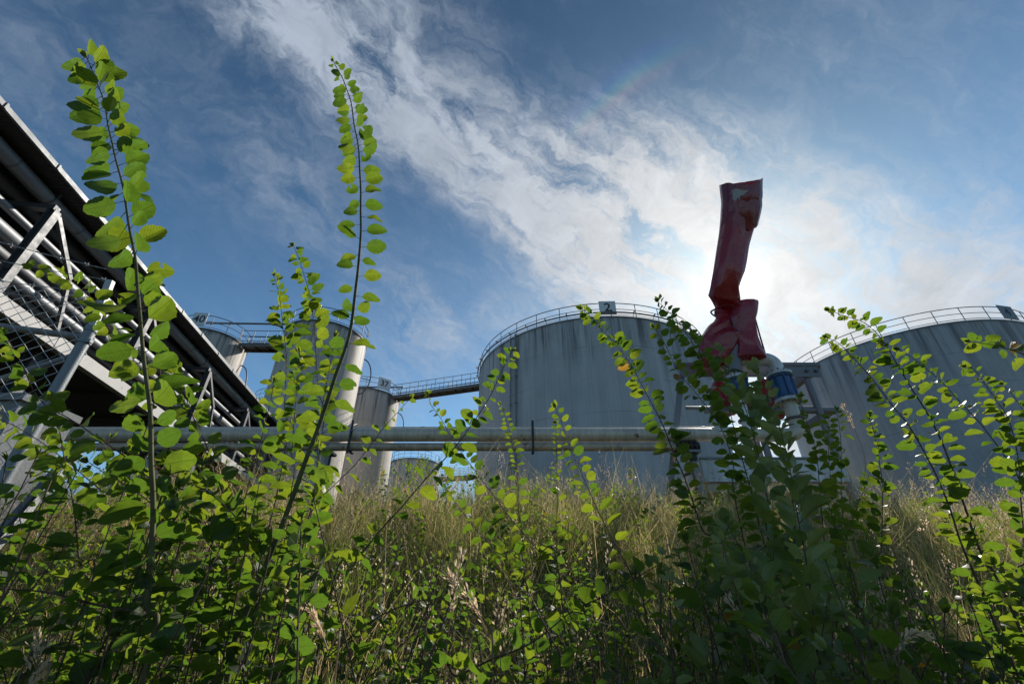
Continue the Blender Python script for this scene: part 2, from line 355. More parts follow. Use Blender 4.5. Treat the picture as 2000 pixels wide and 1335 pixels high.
M = dict(
    tank=tank_mat('grey_tank_cladding', (.43, .435, .445), .75, .65),
    tank_dark=tank_mat('dark_tank_cladding', (.36, .365, .38), .6, .6, off=31.0),
    tank_small=tank_mat('pale_tank_coating', (.52, .475, .43), .95, .45, 3.0, off=77.0),
    rail=metal_mat('dark_rail_paint', (.075, .08, .085), .5, .3, .3, .25),
    railgrey=metal_mat('grey_rail_paint', (.20, .21, .22), .5, .3, .3, .2),
    galv=metal_mat('galvanised_steel', (.17, .18, .195), .5, .35, .22, 0, 6),
    fence=metal_mat('fence_zinc', (.40, .42, .44), .5, .3, .18, 0, 14),
    post=metal_mat('fence_post_zinc', (.20, .215, .235), .5, .3, .18, 0, 14),
    racksteel=metal_mat('bridge_steel', (.085, .09, .10), .5, .2, .22, 0, 6),
    alu=metal_mat('aluminium_cladding', (.23, .24, .26), .5, .3, .12, 0, 2.0, .08),
    alu_dull=metal_mat('dull_aluminium_cladding', (.15, .155, .17), .55, .25, .16, 0, 2.0, .08),
    pipe=metal_mat('weathered_pipe_paint', (.53, .49, .42), .42, .10, .25, .10, 3, .1, (14, 1.5, 1.5)),
    pipe_brown=metal_mat('stained_grass_reflect_paint', (.42, .36, .29), .45, .12, .3, .22, 3, .1, (12, 1.5, 1.5)),  # brown is dirt plus the dry grass's reflection mixed into the base colour
    pipe_white=metal_mat('white_pipe_paint', (.62, .64, .66), .34, .1, .15, .03, 3, .1, (9, 9, .8)),
    blue=metal_mat('blue_valve_paint', (.022, .085, .22), .42, .1, .25, .04, 8),
    bolt=metal_mat('dark_bolt_steel', (.10, .10, .105), .45, .7, .3, .3, 20),
    black=metal_mat('black_iron', (.025, .025, .027), .6, .2, .3, .25, 9),
    beam=metal_mat('pale_beam_paint', (.43, .42, .41), .6, .0, .10, .02, 3),
    deck=metal_mat('dark_deck_underside', (.045, .04, .04), .8, .0, .3, 0, 3),
    roof=ribbed_mat('dark_corrugated_sheet', (.045, .042, .045)),
    gutter=metal_mat('gutter_sheet', (.15, .165, .185), .5, .1, .15, 0, 3),
    walk=metal_mat('walkway_steel', (.16, .155, .15), .6, .3, .3, .2, 4),
    sign=metal_mat('white_sign_plate', (.62, .66, .68), .5, .0, .12, .0, 5),
    signdark=metal_mat('dim_sign_plate', (.20, .22, .25), .55, .0, .15, .0, 5),
    ink=metal_mat('black_number_paint', (.012, .012, .013), .5, 0, .1, 0, 5, 0),
    tarp=tarp_mat(),
    tape=metal_mat('grey_adhesive_tape', (.36, .35, .33), .5, .0, .2, .0, 30),
    tray=metal_mat('pale_tray_sheet', (.50, .53, .56), .5, .1, .2, .05, 2, .1, (5, 5, .6)),
    concrete=metal_mat('grey_concrete', (.19, .20, .21), .85, .0, .25, 0, 4, .5),
    leaf=leaf_mat('broad_leaf', (.036, .074, .015), (.062, .102, .028), (.220, .325, .021)),
    leaf_shade=leaf_mat('soft_leaf_shade_lifted', (.110, .160, .058), (.205, .25, .115), (.23, .34, .040), .38),  # soft pale leaf, colour lifted to offset the tarpaulin's shadow on these shoots
    stem_green=bark_mat('green_young_bark', (.060, .066, .022), (.125, .115, .050)),
    stem_brown=bark_mat('brown_bark', (.055, .032, .022), (.13, .085, .055)),
    grass=grass_mat('grass_blade', (.70, .53, .27), (.16, .20, .040), .5),
    seed=grass_mat('dry_seed_head', (.66, .52, .38), (.55, .42, .28), .5),
    ground=ground_mat(),
)

# ------------------------------------------------------------------ terrain
def sstep(x): x = np.clip(x, 0, 1); return x * x * (3 - 2 * x)
def ground_z(x, y):
    x = np.asarray(x, float); y = np.asarray(y, float)
    s = sstep((y - .9) / 4.3); z = -.88 + s * (1.62 - .22 * sstep((x - 1.5) / 4) * (y < 400))
    return z + .05 * np.sin(x * 2.1 + 1) * np.cos(y * 1.7) * (np.hypot(x, y) < 15) + .03 * np.sin(x * 5.3 + y * 3.1)
def build_ground():
    def axis(lo, hi):
        near = np.linspace(-14, 14, 141); far = np.array([20, 30, 45, 70, 110, 170, 260, 400, 650, 1000, 1500]); return np.r_[-far[::-1], near, far]
    X = axis(0, 0); Y = axis(0, 0); gx, gy = np.meshgrid(X, Y); V = np.stack([gx, gy, ground_z(gx, gy)], -1).reshape(-1, 3); n = len(X)
    F = [(j * n + i, j * n + i + 1, (j + 1) * n + i + 1, (j + 1) * n + i) for j in range(len(Y) - 1) for i in range(n - 1)]
    tag(MB().add(V, F).build('ground', M['ground'], None, 0), kind='structure')
build_ground()

# ------------------------------------------------------------------ numerals
def numeral(text, centre, right, up, size, parent):
    cu = bpy.data.curves.new('numeral', 'FONT'); cu.body = text; cu.align_x = 'CENTER'; cu.align_y = 'CENTER'; cu.size = size; cu.extrude = .004; cu.offset = .012 * size
    tmp = bpy.data.objects.new('tmp', cu); C.objects.link(tmp)
    me = bpy.data.meshes.new_from_object(tmp.evaluated_get(bpy.context.evaluated_depsgraph_get())); me.name = 'numeral'
    bpy.data.objects.remove(tmp); bpy.data.curves.remove(cu)
    me.materials.clear(); me.materials.append(M['ink'])
    r = Vector(right).normalized(); u = Vector(up).normalized(); nrm = r.cross(u)
    mw = Matrix((r, u, nrm)).transposed().to_4x4(); mw.translation = Vector(centre) - Vector(origin_of(parent)); me.transform(mw)
    o = bpy.data.objects.new('numeral', me); C.objects.link(o); o.parent = parent; return o

# ------------------------------------------------------------------ storage tanks
BASE = .7
def tank(label, cx, cy, R, top, mat, rail_mat, text=None, sign_px=None, rail_h=1.1, posts=32, post_arc=None, sign_mat='sign', segs=128, hoop=None, sprinkler=False, pipe_at=None, sign_w=1.25):
    t = thing('storage_tank', label, 'storage tank', (cx, cy, BASE)); c = np.array([cx, cy])
    a = np.linspace(0, 2 * np.pi, segs + 1); zz = np.array([top, top - .5, top - 4, top - 9, BASE])
    V = np.array([(cx + R * math.cos(q), cy + R * math.sin(q), z) for z in zz for q in a]); uv = np.array([(q * R, top - z) for z in zz for q in a]); n = segs + 1
    F = [(j * n + i, (j + 1) * n + i, (j + 1) * n + i + 1, j * n + i + 1) for j in range(len(zz) - 1) for i in range(segs)]
    MB().add(V, F, uv).build('shell', M[mat], t)
    V = [(cx, cy, top + .12 * R)] + [(cx + (R + .04) * math.cos(q), cy + (R + .04) * math.sin(q), top + .012) for q in a[:-1]] + [(cx + (R + .04) * math.cos(q), cy + (R + .04) * math.sin(q), top - .09) for q in a[:-1]]
    F = [(0, 1 + i, 1 + (i + 1) % segs) for i in range(segs)] + [(1 + i, 1 + segs + i, 1 + segs + (i + 1) % segs, 1 + (i + 1) % segs) for i in range(segs)]
    MB().add(V, F).build('roof', M[mat], t)
    rr = R - .02; ring = lambda z, q0=0, q1=2 * np.pi, r=rr, k=96: [(cx + r * math.cos(q), cy + r * math.sin(q), z) for q in np.linspace(q0, q1, k, endpoint=False)]
    g = MB(); s = R / 9
    for h, r in ((rail_h, .030), (rail_h * .55, .022), (rail_h * .14, .022)): g.tube(ring(top + h), r * (1 if R > 5 else .85), 6, closed=True)
    rail = g.build('guard_rail', M[rail_mat], t)
    first = None
    for k in range(posts):
        q = 2 * np.pi * (k + .5) / posts; p = np.array([cx + rr * math.cos(q), cy + rr * math.sin(q), top])
        if first is None:
            first = MB().cyl(p, p + (0, 0, rail_h), .026 if R > 5 else .022, 6).build('post', M[rail_mat], rail)
            p0 = p
        else: copy_child(first, rail, p - p0)
    if sprinkler:
        b = MB().tube(ring(top + .22, r=R + .16, k=128), .055, 8, closed=True)
        for k in range(40):
            q = 2 * np.pi * k / 40; p = np.array([cx + (R + .16) * math.cos(q), cy + (R + .16) * math.sin(q), top + .22]); d = np.array([math.cos(q), math.sin(q), 0])
            b.cyl(p, p + d * .18 + (0, 0, .07), .045, 8); b.cyl(p - (0, 0, .05), p - d * .17 - (0, 0, .24), .02, 5)
        b.build('cooling_pipe', M['railgrey'], t)
    if text:
        rr_ = ray(*sign_px); d = rr_[:2] / np.hypot(rr_[0], rr_[1]); bq = d @ c; p = d * (bq - math.sqrt(max(bq * bq - (c @ c - (R + .03) ** 2), 0)))
        v = p - c; v = v / np.linalg.norm(v); pc = np.array([*(c + v * (R + .03)), top + rail_h * .62]); nrm = np.array([v[0], v[1], 0]); rt = np.array([-v[1], v[0], 0])
        pl = MB().box(pc, (sign_w / 2, .012, rail_h * .50), (rt, nrm, (0, 0, 1))).build('number_sign', M[sign_mat], t)
        numeral(text, pc + nrm * .018, rt, (0, 0, 1), .95 if R > 5 else .8, pl)
    if hoop:
        for az, zt, hh, ww in hoop:
            e = np.array([math.sin(math.radians(az)), math.cos(math.radians(az)), 0]); b0 = np.array([cx, cy, 0]) + e * R
            P = [b0 + e * (ww * math.sin(k)) + np.array([0, 0, zt - hh / 2 + hh / 2 * math.cos(k)]) for k in np.linspace(0, math.pi, 17)]
            b = MB().tube(P, .045, 7); b.cyl(b0 + (0, 0, zt - hh * .55), b0 + e * ww + (0, 0, zt - hh * .55), .03, 6); b.build('hoop', M['rail'], t)
    if pipe_at:
        for px, r in pipe_at:
            rr_ = ray(px, 760); az = math.atan2(rr_[0], rr_[1]); d = np.array([math.sin(az), math.cos(az)])
            bq = d @ c; disc = bq * bq - (c @ c - (R + .12) ** 2); p = d * (bq - math.sqrt(max(disc, 0)))
            b = MB().cyl((*p, BASE), (*p, top + .1), r, 8)
            for z in np.arange(BASE + 1, top, 2.0): b.box((*p, z), (r * 1.5, r * 1.5, .04))
            b.build('drain_pipe', M['railgrey'], t)
    return t
TOP = 17.0
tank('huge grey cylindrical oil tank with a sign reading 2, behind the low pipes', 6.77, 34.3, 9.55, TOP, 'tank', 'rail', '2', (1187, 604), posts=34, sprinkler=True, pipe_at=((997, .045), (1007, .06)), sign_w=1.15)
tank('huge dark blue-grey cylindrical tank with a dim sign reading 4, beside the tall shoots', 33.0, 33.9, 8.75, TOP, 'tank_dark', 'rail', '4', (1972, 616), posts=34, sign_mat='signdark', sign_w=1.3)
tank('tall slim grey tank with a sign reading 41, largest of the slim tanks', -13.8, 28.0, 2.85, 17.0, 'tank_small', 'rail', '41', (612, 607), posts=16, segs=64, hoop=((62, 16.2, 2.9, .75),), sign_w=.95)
tank('slim grey tank with a sign reading 40, beside the covered pipe bridge', -22.6, 28.5, 2.35, 17.0, 'tank_small', 'rail', '40', (387, 628), posts=14, segs=64, hoop=((72, 15.6, 2.9, .7),), sign_w=1.0)
tank('slim grey tank with a sign reading 37, at the end of the footbridge', -13.76, 38.9, 2.9, 17.0, 'tank_small', 'rail', '37', (751, 748), posts=16, segs=64, hoop=((75, 16.0, 2.7, .7),), sign_w=1.25)
tank('distant slim tank with a mesh of railing, seen below the low pipes', -13.4, 61.0, 3.3, 17.0, 'tank_small', 'rail', None, None, posts=22, segs=48)
tank('slim tank with thin rails half hidden behind the largest slim tank', -23.3, 41.5, 2.6, 17.2, 'tank_small', 'rail', None, None, posts=14, segs=48)

# ------------------------------------------------------------------ footbridges
def footbridge(label, a, b, w=.9, n=8, h=1.1, mat='rail', dk=.26):
    a, b = np.asarray(a, float), np.asarray(b, float); t = thing('footbridge', label, 'footbridge', (a + b) / 2)
    d = (b - a) / np.linalg.norm(b - a); s = np.array([d[1], -d[0], 0]); s /= np.linalg.norm(s)
    k = MB(); k.beam(a, b, w - .1, .05)
    for q in (-1, 1): k.hbeam(a + s * q * w / 2 - (0, 0, dk / 2), b + s * q * w / 2 - (0, 0, dk / 2), .10, dk)
    for i in range(n + 1):
        p = a + (b - a) * (i + .15) / (n + .3); k.beam(p - s * (w / 2 - .06) - (0, 0, .1), p + s * (w / 2 - .06) - (0, 0, .1), .06, .1)
    k.build('deck', M['walk'], t)
    for q in (-1, 1):
        g = MB()
        for z in (h, h * .55, h * .18): g.cyl(a + s * q * w / 2 + (0, 0, z), b + s * q * w / 2 + (0, 0, z), .024, 6)
        r = g.build('guard_rail', M[mat], t); first = None
        for i in range(n + 1):
            p = a + (b - a) * i / n + s * q * w / 2
            if first is None: first = MB().cyl(p, p + (0, 0, h), .024, 6).build('post', M[mat], r); p0 = p
            else: copy_child(first, r, p - p0)
    return t
footbridge('long steel footbridge rising from the slim tank 37 to the huge tank 2', (-11.0, 38.1, 16.9), (-1.9, 35.2, 16.9), n=11)
footbridge('short footbridge linking the slim tanks 40 and 41', (-20.2, 28.35, 16.75), (-16.55, 28.45, 16.75), n=4)
footbridge('distant footbridge with a rusty brown beam, seen below the low pipes beside tank 2', (-11.0, 66.5, 16.6), (-3.0, 64.5, 16.6), n=5, dk=.55)
def pipeline(name, label, P, r, mat, sides=20, cat='pipe', group=None):
    return tag(MB().tube(P, r, sides).build(name, M[mat]), label, cat, group)
pipeline('roof_pipe', 'thin pipe running level over the rails between tanks 40 and 41', [(-23.5, 27.0, 17.95), (-15.6, 27.2, 17.95)], .075, 'railgrey', 10)
pipeline('roof_pipe', 'thin pipe running level across the top of tank 37', [(-16.6, 37.6, 17.75), (-10.2, 37.6, 17.75)], .075, 'railgrey', 10)

# ------------------------------------------------------------------ low pipes crossing the view
YP = 6.5
def lowpipe(label, y0, y1, mat, x0, x1, Y=YP):
    za, zb = PY(1000, y0, Y)[2], PY(1000, y1, Y)[2]; r = (za - zb) / 2 * .93; z = (za + zb) / 2
    return z, r
z1, r1 = lowpipe('', 827.5, 834.5, '', 0, 0); z2, r2 = lowpipe('', 835.5, 862.5, '', 0, 0); z3, r3 = lowpipe('', 864, 880.5, '', 0, 0)
XL = -9.6; RX = PY(1556, 830, YP)[0]
tp = thing('thin_pipe', 'thin grey pipe, topmost of the three level pipes crossing in front of the tanks', 'pipe', (0, YP, z1))
MB().cyl((XL, YP + .12, z1), (4.2, YP + .12, z1), r1, 12).build('pipe_run', M['pipe'], tp)
b = MB()
for x in (-4.2, -1.4, 1.55, 3.0): b.cyl((x - .03, YP + .12, z1), (x + .03, YP + .12, z1), r1 * 1.18, 14)
b.build('sleeve', M['pipe'], tp)
lp = thing('lower_pipe', 'brown stained level pipe, lowest of the three, ending at a bolted coupling', 'pipe', (0, YP, z3))
xe = PY(1345, 872, YP)[0]
MB().cyl((XL, YP, z3), (xe, YP, z3), r3, 20).build('pipe_run', M['pipe_brown'], lp)
cpl = MB()
for dx in (-.19, -.12, .0, .07): cpl.cyl((xe + dx, YP, z3), (xe + dx + .035, YP, z3), r3 * 1.55, 20)
cpl.cyl((xe - .2, YP, z3), (xe + .15, YP, z3), r3 * 1.12, 16); cpl.box((xe + .02, YP - .02, z3 - .14), (.04, .05, .07))
cp_ = cpl.build('coupling', M['black'], lp)
bb = MB()
for k in range(8):
    q = k * math.pi / 4; bb.cyl((xe - .22, YP + r3 * 1.32 * math.cos(q), z3 + r3 * 1.32 * math.sin(q)), (xe + .13, YP + r3 * 1.32 * math.cos(q), z3 + r3 * 1.32 * math.sin(q)), .010, 6)
bb.build('bolt', M['bolt'], cp_)
def hanger(label, px):
    x = PY(px, 850, YP)[0]; t = thing('pipe_hanger', label, 'pipe clamp', (x, YP, z2))
    yf = YP - r2 - .012; MB().box((x, yf, (z2 + z3) / 2 + .03), (.017, .006, (z2 - z3) / 2 + r3 + .10)).build('strap', M['black'], t)
    p = MB()
    for z in np.linspace(z3 - .02, z2 + .08, 6): p.cyl((x, yf - .008, z), (x, yf - .02, z), .010, 8)
    p.cyl((x, yf - .004, z2 + r2 + .0), (x, YP + .05, z1 + r1 + .02), .012, 6); p.build('bolt', M['bolt'], t)
    MB().box((x, YP + .02, z3 - r3 - .012), (.018, .09, .010)).build('saddle', M['black'], t)
hanger('rusty perforated clamp strap joining the level pipes in front of tank 2', 1040)
hanger('dark clamp strap on the level pipes behind the leafy clump', 690)
# supports that carry the level pipes
for lab, px in (('steel post under the level pipes hidden in the leafy clump', 640), ('steel post under the level pipes beside the tall bent stem', 300), ('steel post under the pipe coupling behind leafy shoots', 1352)):
    x = PY(px, 880, YP)[0]; t = thing('pipe_support', lab, 'support post', (x, YP, .7))
    MB().hbeam((x, YP + .02, .6), (x, YP + .02, z3 - r3 - .05), .1, .1, (0, 1, 0)).build('post', M['galv'], t)
    MB().box((x, YP + .02, z3 - r3 - .03), (.09, .13, .018)).build('top_plate', M['galv'], t)

# ------------------------------------------------------------------ pump rig: frame, risers, valves
RB = PY(1449, 780, YP)[0]; XA = RX
ZU = PY(1455, 701, YP)[2] ; RR = .105
def flange(b, x, y, z, r, h): b.cyl((x, y, z - h / 2), (x, y, z + h / 2), r, 28)
def valve(parent, x, y, z0, z1, k=1.0):
    """blue flanged valve body between two bolted flanges"""
    v = MB(); P = [(x, y, z0), (x, y, z0 + .03), (x, y, z0 + .05), (x, y, (z0 + z1) / 2 - .04), (x, y, (z0 + z1) / 2), (x, y, (z0 + z1) / 2 + .04), (x, y, z1 - .05), (x, y, z1 - .03), (x, y, z1)]
    v.tube(P, [.168 * k, .168 * k, .146 * k, .136 * k, .146 * k, .136 * k, .146 * k, .168 * k, .168 * k], 28)
    for q in range(6):
        a = q * math.pi / 3 + .3; v.box((x + .155 * k * math.cos(a), y + .155 * k * math.sin(a), (z0 + z1) / 2), (.02, .008, (z1 - z0) / 2 - .035), ((math.cos(a), math.sin(a), 0), (-math.sin(a), math.cos(a), 0), (0, 0, 1)))
    vo = v.build('valve_body', M['blue'], parent); bl = MB()
    for z in (z0 - .026, z1 + .026): g = MB(); flange(g, x, y, z, .190 * k, .048); g.build('flange', M['tray'], vo)
    bl = MB()
    for z in (z0 - .022, z1 + .022):
        for q in range(12):
            a = q * math.pi / 6; bx, by = x + .172 * k * math.cos(a), y + .172 * k * math.sin(a); bl.cyl((bx, by, z - .06), (bx, by, z + .06), .013, 6)
    bl.build('bolt', M['bolt'], vo)
rig = thing('riser_pipe', 'white pipe rising from the big level pipe through blue valves under the red sleeve', 'pipe', (XA, YP, z2))
zv0, zv1 = PY(1534, 780, YP)[2], PY(1522, 735, YP)[2]
def band(x, z, r=RR): return MB().cyl((x, YP, z - .015), (x, YP, z + .015), r * 1.35, 24)
P = elbow([(XL, YP, z2), (XA, YP, z2), (XA, YP, zv0 - .04)], .17, 10); MB().tube(P, r2, 26).build('pipe_run', M['pipe'], rig)
band(XA, PY(1556, 818, YP)[2]).build('collar', M['bolt'], rig)
zw1 = PY(1436, 742, YP)[2]; zw0 = PY(1452, 786, YP)[2]
P = elbow([(XA, YP, zv1 + .04), (XA, YP, ZU), (RB, YP, ZU), (RB, YP, zw1 + .04)], .15, 10); MB().tube(P, RR, 26).build('top_bend', M['pipe_white'], rig)
MB().cyl((RB, YP, z2 + r2 * .6), (RB, YP, zw0 - .04), RR, 26).build('riser', M['pipe_white'], rig); band(RB, zw0 - .3).build('collar', M['bolt'], rig)
valve(rig, XA, YP, zv0, zv1); valve(rig, RB, YP, zw0, zw1, .95)
# steel frame behind the risers
YF = 6.85; fr = thing('pipe_trestle', 'galvanised steel frame standing behind the blue valves and white pipes', 'steel frame', (PY(1500, 900, YF)[0], YF, .7))
zt = PY(1600, 714, YF)[2]; xl, xr = PY(1318, 715, YF)[0], PY(1598, 715, YF)[0]; xp = PY(1576, 740, YF)[0]; xq = PY(1330, 740, YF)[0]
MB().cyl((xl, YF, zt), (xr, YF, zt), .062, 14).build('top_tube', M['galv'], fr)
MB().box(((xl + xr) / 2 - .02, YF - .075, zt - .16), ((xr - xl) / 2 - .06, .010, .095)).build('side_plate', M['galv'], fr)
bl = MB()
for x in (xr - .14, xr - .30): MB().cyl((x, YF - .085, zt - .15), (x, YF - .115, zt - .15), .03, 6).build('bolt', M['bolt'], fr)
for x in (xp, PY(1440, 740, YF)[0]): MB().cyl((x, YF, .65), (x, YF, zt - .02), .056, 12).build('post', M['galv'], fr)
zl = PY(1600, 800, YF)[2]; MB().cyl((xq + .3, YF + .03, zl), (PY(1632, 800, YF)[0], YF + .03, zl), .055, 12).build('cross_tube', M['galv'], fr)
zb2 = PY(1440, 798, YF)[2]; MB().cyl((xq, YF + .06, zb2 + .04), (xp, YF + .06, zb2 + .04), .03, 10).build('cross_tube', M['galv'], fr)
MB().beam((xr - .06, YF + .02, zt - .05), (xr - .06, YF + 2.2, zt - .05), .11, .13).build('rear_beam', M['galv'], fr)
MB().beam((PY(1625, 800, YF)[0], YF + .05, zl), (PY(1625, 800, YF)[0] + .02, YF + 1.6, zl - .02), .1, .1).build('rear_beam', M['galv'], fr)
MB().beam((xq + .02, YF, zt - .2), (xq - .75, YF + .1, .7), .09, .09).build('leg', M['galv'], fr)
MB().beam((xr - .06, YF + 2.2, zt - .1), (xr - .06, YF + 2.2, .65), .1, .1).build('leg', M['galv'], fr)
# tray under the rig
TY0, TY1 = 6.55, 7.5; tx0, tx1 = PY(1372, 915, TY0)[0], PY(1648, 915, TY0)[0]; tz0, tz1 = PY(1500, 940, TY0)[2], PY(1500, 893, TY0)[2]
tr = thing('drip_tray', 'pale sheet-metal drip tray on brown timbers under the pipe frame', 'drip tray', ((tx0 + tx1) / 2, TY0, .7))
k = MB(); V = [(tx0, TY0, tz1), (tx1, TY0, tz1), (tx1 + .06, TY0, tz0), (tx0, TY0, tz0), (tx0, TY1, tz1), (tx1, TY1, tz1), (tx1 + .06, TY1, tz0), (tx0, TY1, tz0)]
k.add(V, [(0, 3, 2, 1), (4, 5, 6, 7), (3, 7, 6, 2), (0, 4, 7, 3), (1, 2, 6, 5)], smooth=False); k.build('tray', M['tray'], tr)
MB().box(((tx0 + tx1) / 2, TY0 - .006, tz1 - .012), ((tx1 - tx0) / 2 + .01, .02, .014)).build('rim', M['galv'], tr)
for y in (TY0 + .12, TY1 - .12): MB().box(((tx0 + tx1) / 2, y, tz0 - .07), ((tx1 - tx0) / 2 - .05, .06, .066)).build('timber', M['pipe_brown'], tr)
for x in (tx0 + .25, tx1 - .2):
    for y in (TY0 + .15, TY1 - .15): MB().box((x, y, (tz0 - .14 + .55) / 2), (.05, .05, (tz0 - .14 - .55) / 2)).build('leg', M['walk'], tr)

# ------------------------------------------------------------------ red tarpaulin sleeve
def finish_mesh(ob, name, parent, mat):
    dg = bpy.context.evaluated_depsgraph_get(); me = bpy.data.meshes.new_from_object(ob.evaluated_get(dg)); me.name = name
    bpy.data.objects.remove(ob); me.materials.clear(); me.materials.append(mat)
    me.transform(Matrix.Translation(-Vector(origin_of(parent)))); o = bpy.data.objects.new(name, me); C.objects.link(o); o.parent = parent; return o
def cloth_loft(rows, Yof, dk, name, parent, seed, n=16, jit=.10, mouth=False, flat_top=False):
    """wrinkled tarpaulin tube through rows of (left, y, right) outline points; Yof gives the distance of each row"""
    rnd = random.Random(seed); V = []; NR = len(rows)
    mids = [PY((l + r) / 2, y, Yof(i / (NR - 1))) for i, (l, y, r) in enumerate(rows)]
    for i, (l, y, r) in enumerate(rows):
        Yc = Yof(i / (NR - 1)); a, b_ = PY(l, y, Yc), PY(r, y, Yc); c = (a + b_) / 2; hw = np.linalg.norm(b_ - a) / 2; ex = (b_ - a) / np.linalg.norm(b_ - a)
        ax = mids[max(i - 1, 0)] - mids[min(i + 1, NR - 1)]; ax = ax / np.linalg.norm(ax); ey = np.cross(ax, ex); ey /= np.linalg.norm(ey)
        if ey[1] < 0: ey = -ey
        for k in range(n):
            t = 2 * math.pi * (k + .0) / n; cx, sx = math.cos(t), math.sin(t)
            cx = math.copysign(abs(cx) ** .8, cx); sx = math.copysign(abs(sx) ** .9, sx); edge = abs(cx) > .93
            f = 1.0 if edge or i == 0 else 1 + rnd.uniform(-1, 1) * jit + jit * .6 * math.sin(3 * t + i * .6)
            p = c + ex * hw * cx * (1 + (f - 1) * (.4 if abs(cx) < .7 else .08)) + ey * hw * dk * sx * f
            if mouth and i == 0: p = p + ax * (-.30 * max(0, -sx) ** 2 + .20 * max(0, sx) + .06 * cx)
            elif mouth and i == 1: p = p + ax * (-.10 * max(0, -sx) ** 2)
            elif 0 < i < NR - 1: p = p + ax * rnd.uniform(-.035, .035)
            V.append(p)
    F = [(i * n + k, i * n + (k + 1) % n, (i + 1) * n + (k + 1) % n, (i + 1) * n + k) for i in range(NR - 1) for k in range(n)]
    if mouth:
        m0 = len(V); c0 = np.mean(V[:n], axis=0)
        for dp, q in ((.10, .93), (.55, .86), (.9, .6)):
            for k in range(n): V.append(c0 + (np.array(V[k]) - c0) * q + np.array([-.06 * dp, .3 * dp, -1.0 * dp]))
        F += [(k, m0 + k, m0 + (k + 1) % n, (k + 1) % n) for k in range(n)]
        for j in range(2): F += [(m0 + j * n + k, m0 + (j + 1) * n + k, m0 + (j + 1) * n + (k + 1) % n, m0 + j * n + (k + 1) % n) for k in range(n)]
        F.append(tuple(m0 + 2 * n + k for k in range(n)))
    else: F.append(tuple(range(n))[::-1] if not flat_top else tuple(range(n))[::-1])
    F.append(tuple((NR - 1) * n + k for k in range(n)))
    G = []
    for f in F:
        if len(f) == 4: G += [(f[0], f[1], f[2]), (f[0], f[2], f[3])] if rnd.random() < .5 else [(f[0], f[1], f[3]), (f[1], f[2], f[3])]
        else: G.append(f)
    me = bpy.data.meshes.new('tmp'); me.from_pydata([tuple(map(float, v)) for v in V], [], G); me.polygons.foreach_set('use_smooth', [True] * len(G))
    cr = me.attributes.new('crease_edge', 'FLOAT', 'EDGE'); vals = [0.0] * len(me.edges)
    for e in me.edges:
        a, b_ = e.vertices; w = rnd.random(); vals[e.index] = .9 if ((a < n and b_ < n) or (a % n in (0, n // 2) and b_ % n in (0, n // 2))) else (.97 if w < .52 else .5 if w < .7 else .08)
    cr.data.foreach_set('value', vals)
    ob = bpy.data.objects.new('tmp', me); C.objects.link(ob); sd = ob.modifiers.new('s', 'SUBSURF'); sd.levels = sd.render_levels = 3
    tex = bpy.data.textures.get('wr') or bpy.data.textures.new('wr', 'CLOUDS'); tex.noise_scale = .25; dm = ob.modifiers.new('d', 'DISPLACE'); dm.texture = tex; dm.strength = .010; dm.texture_coords = 'GLOBAL'
    bpy.context.view_layer.update(); o = finish_mesh(ob, name, parent, M['tarp']); o.data.set_sharp_from_angle(angle=math.radians(42)); return o
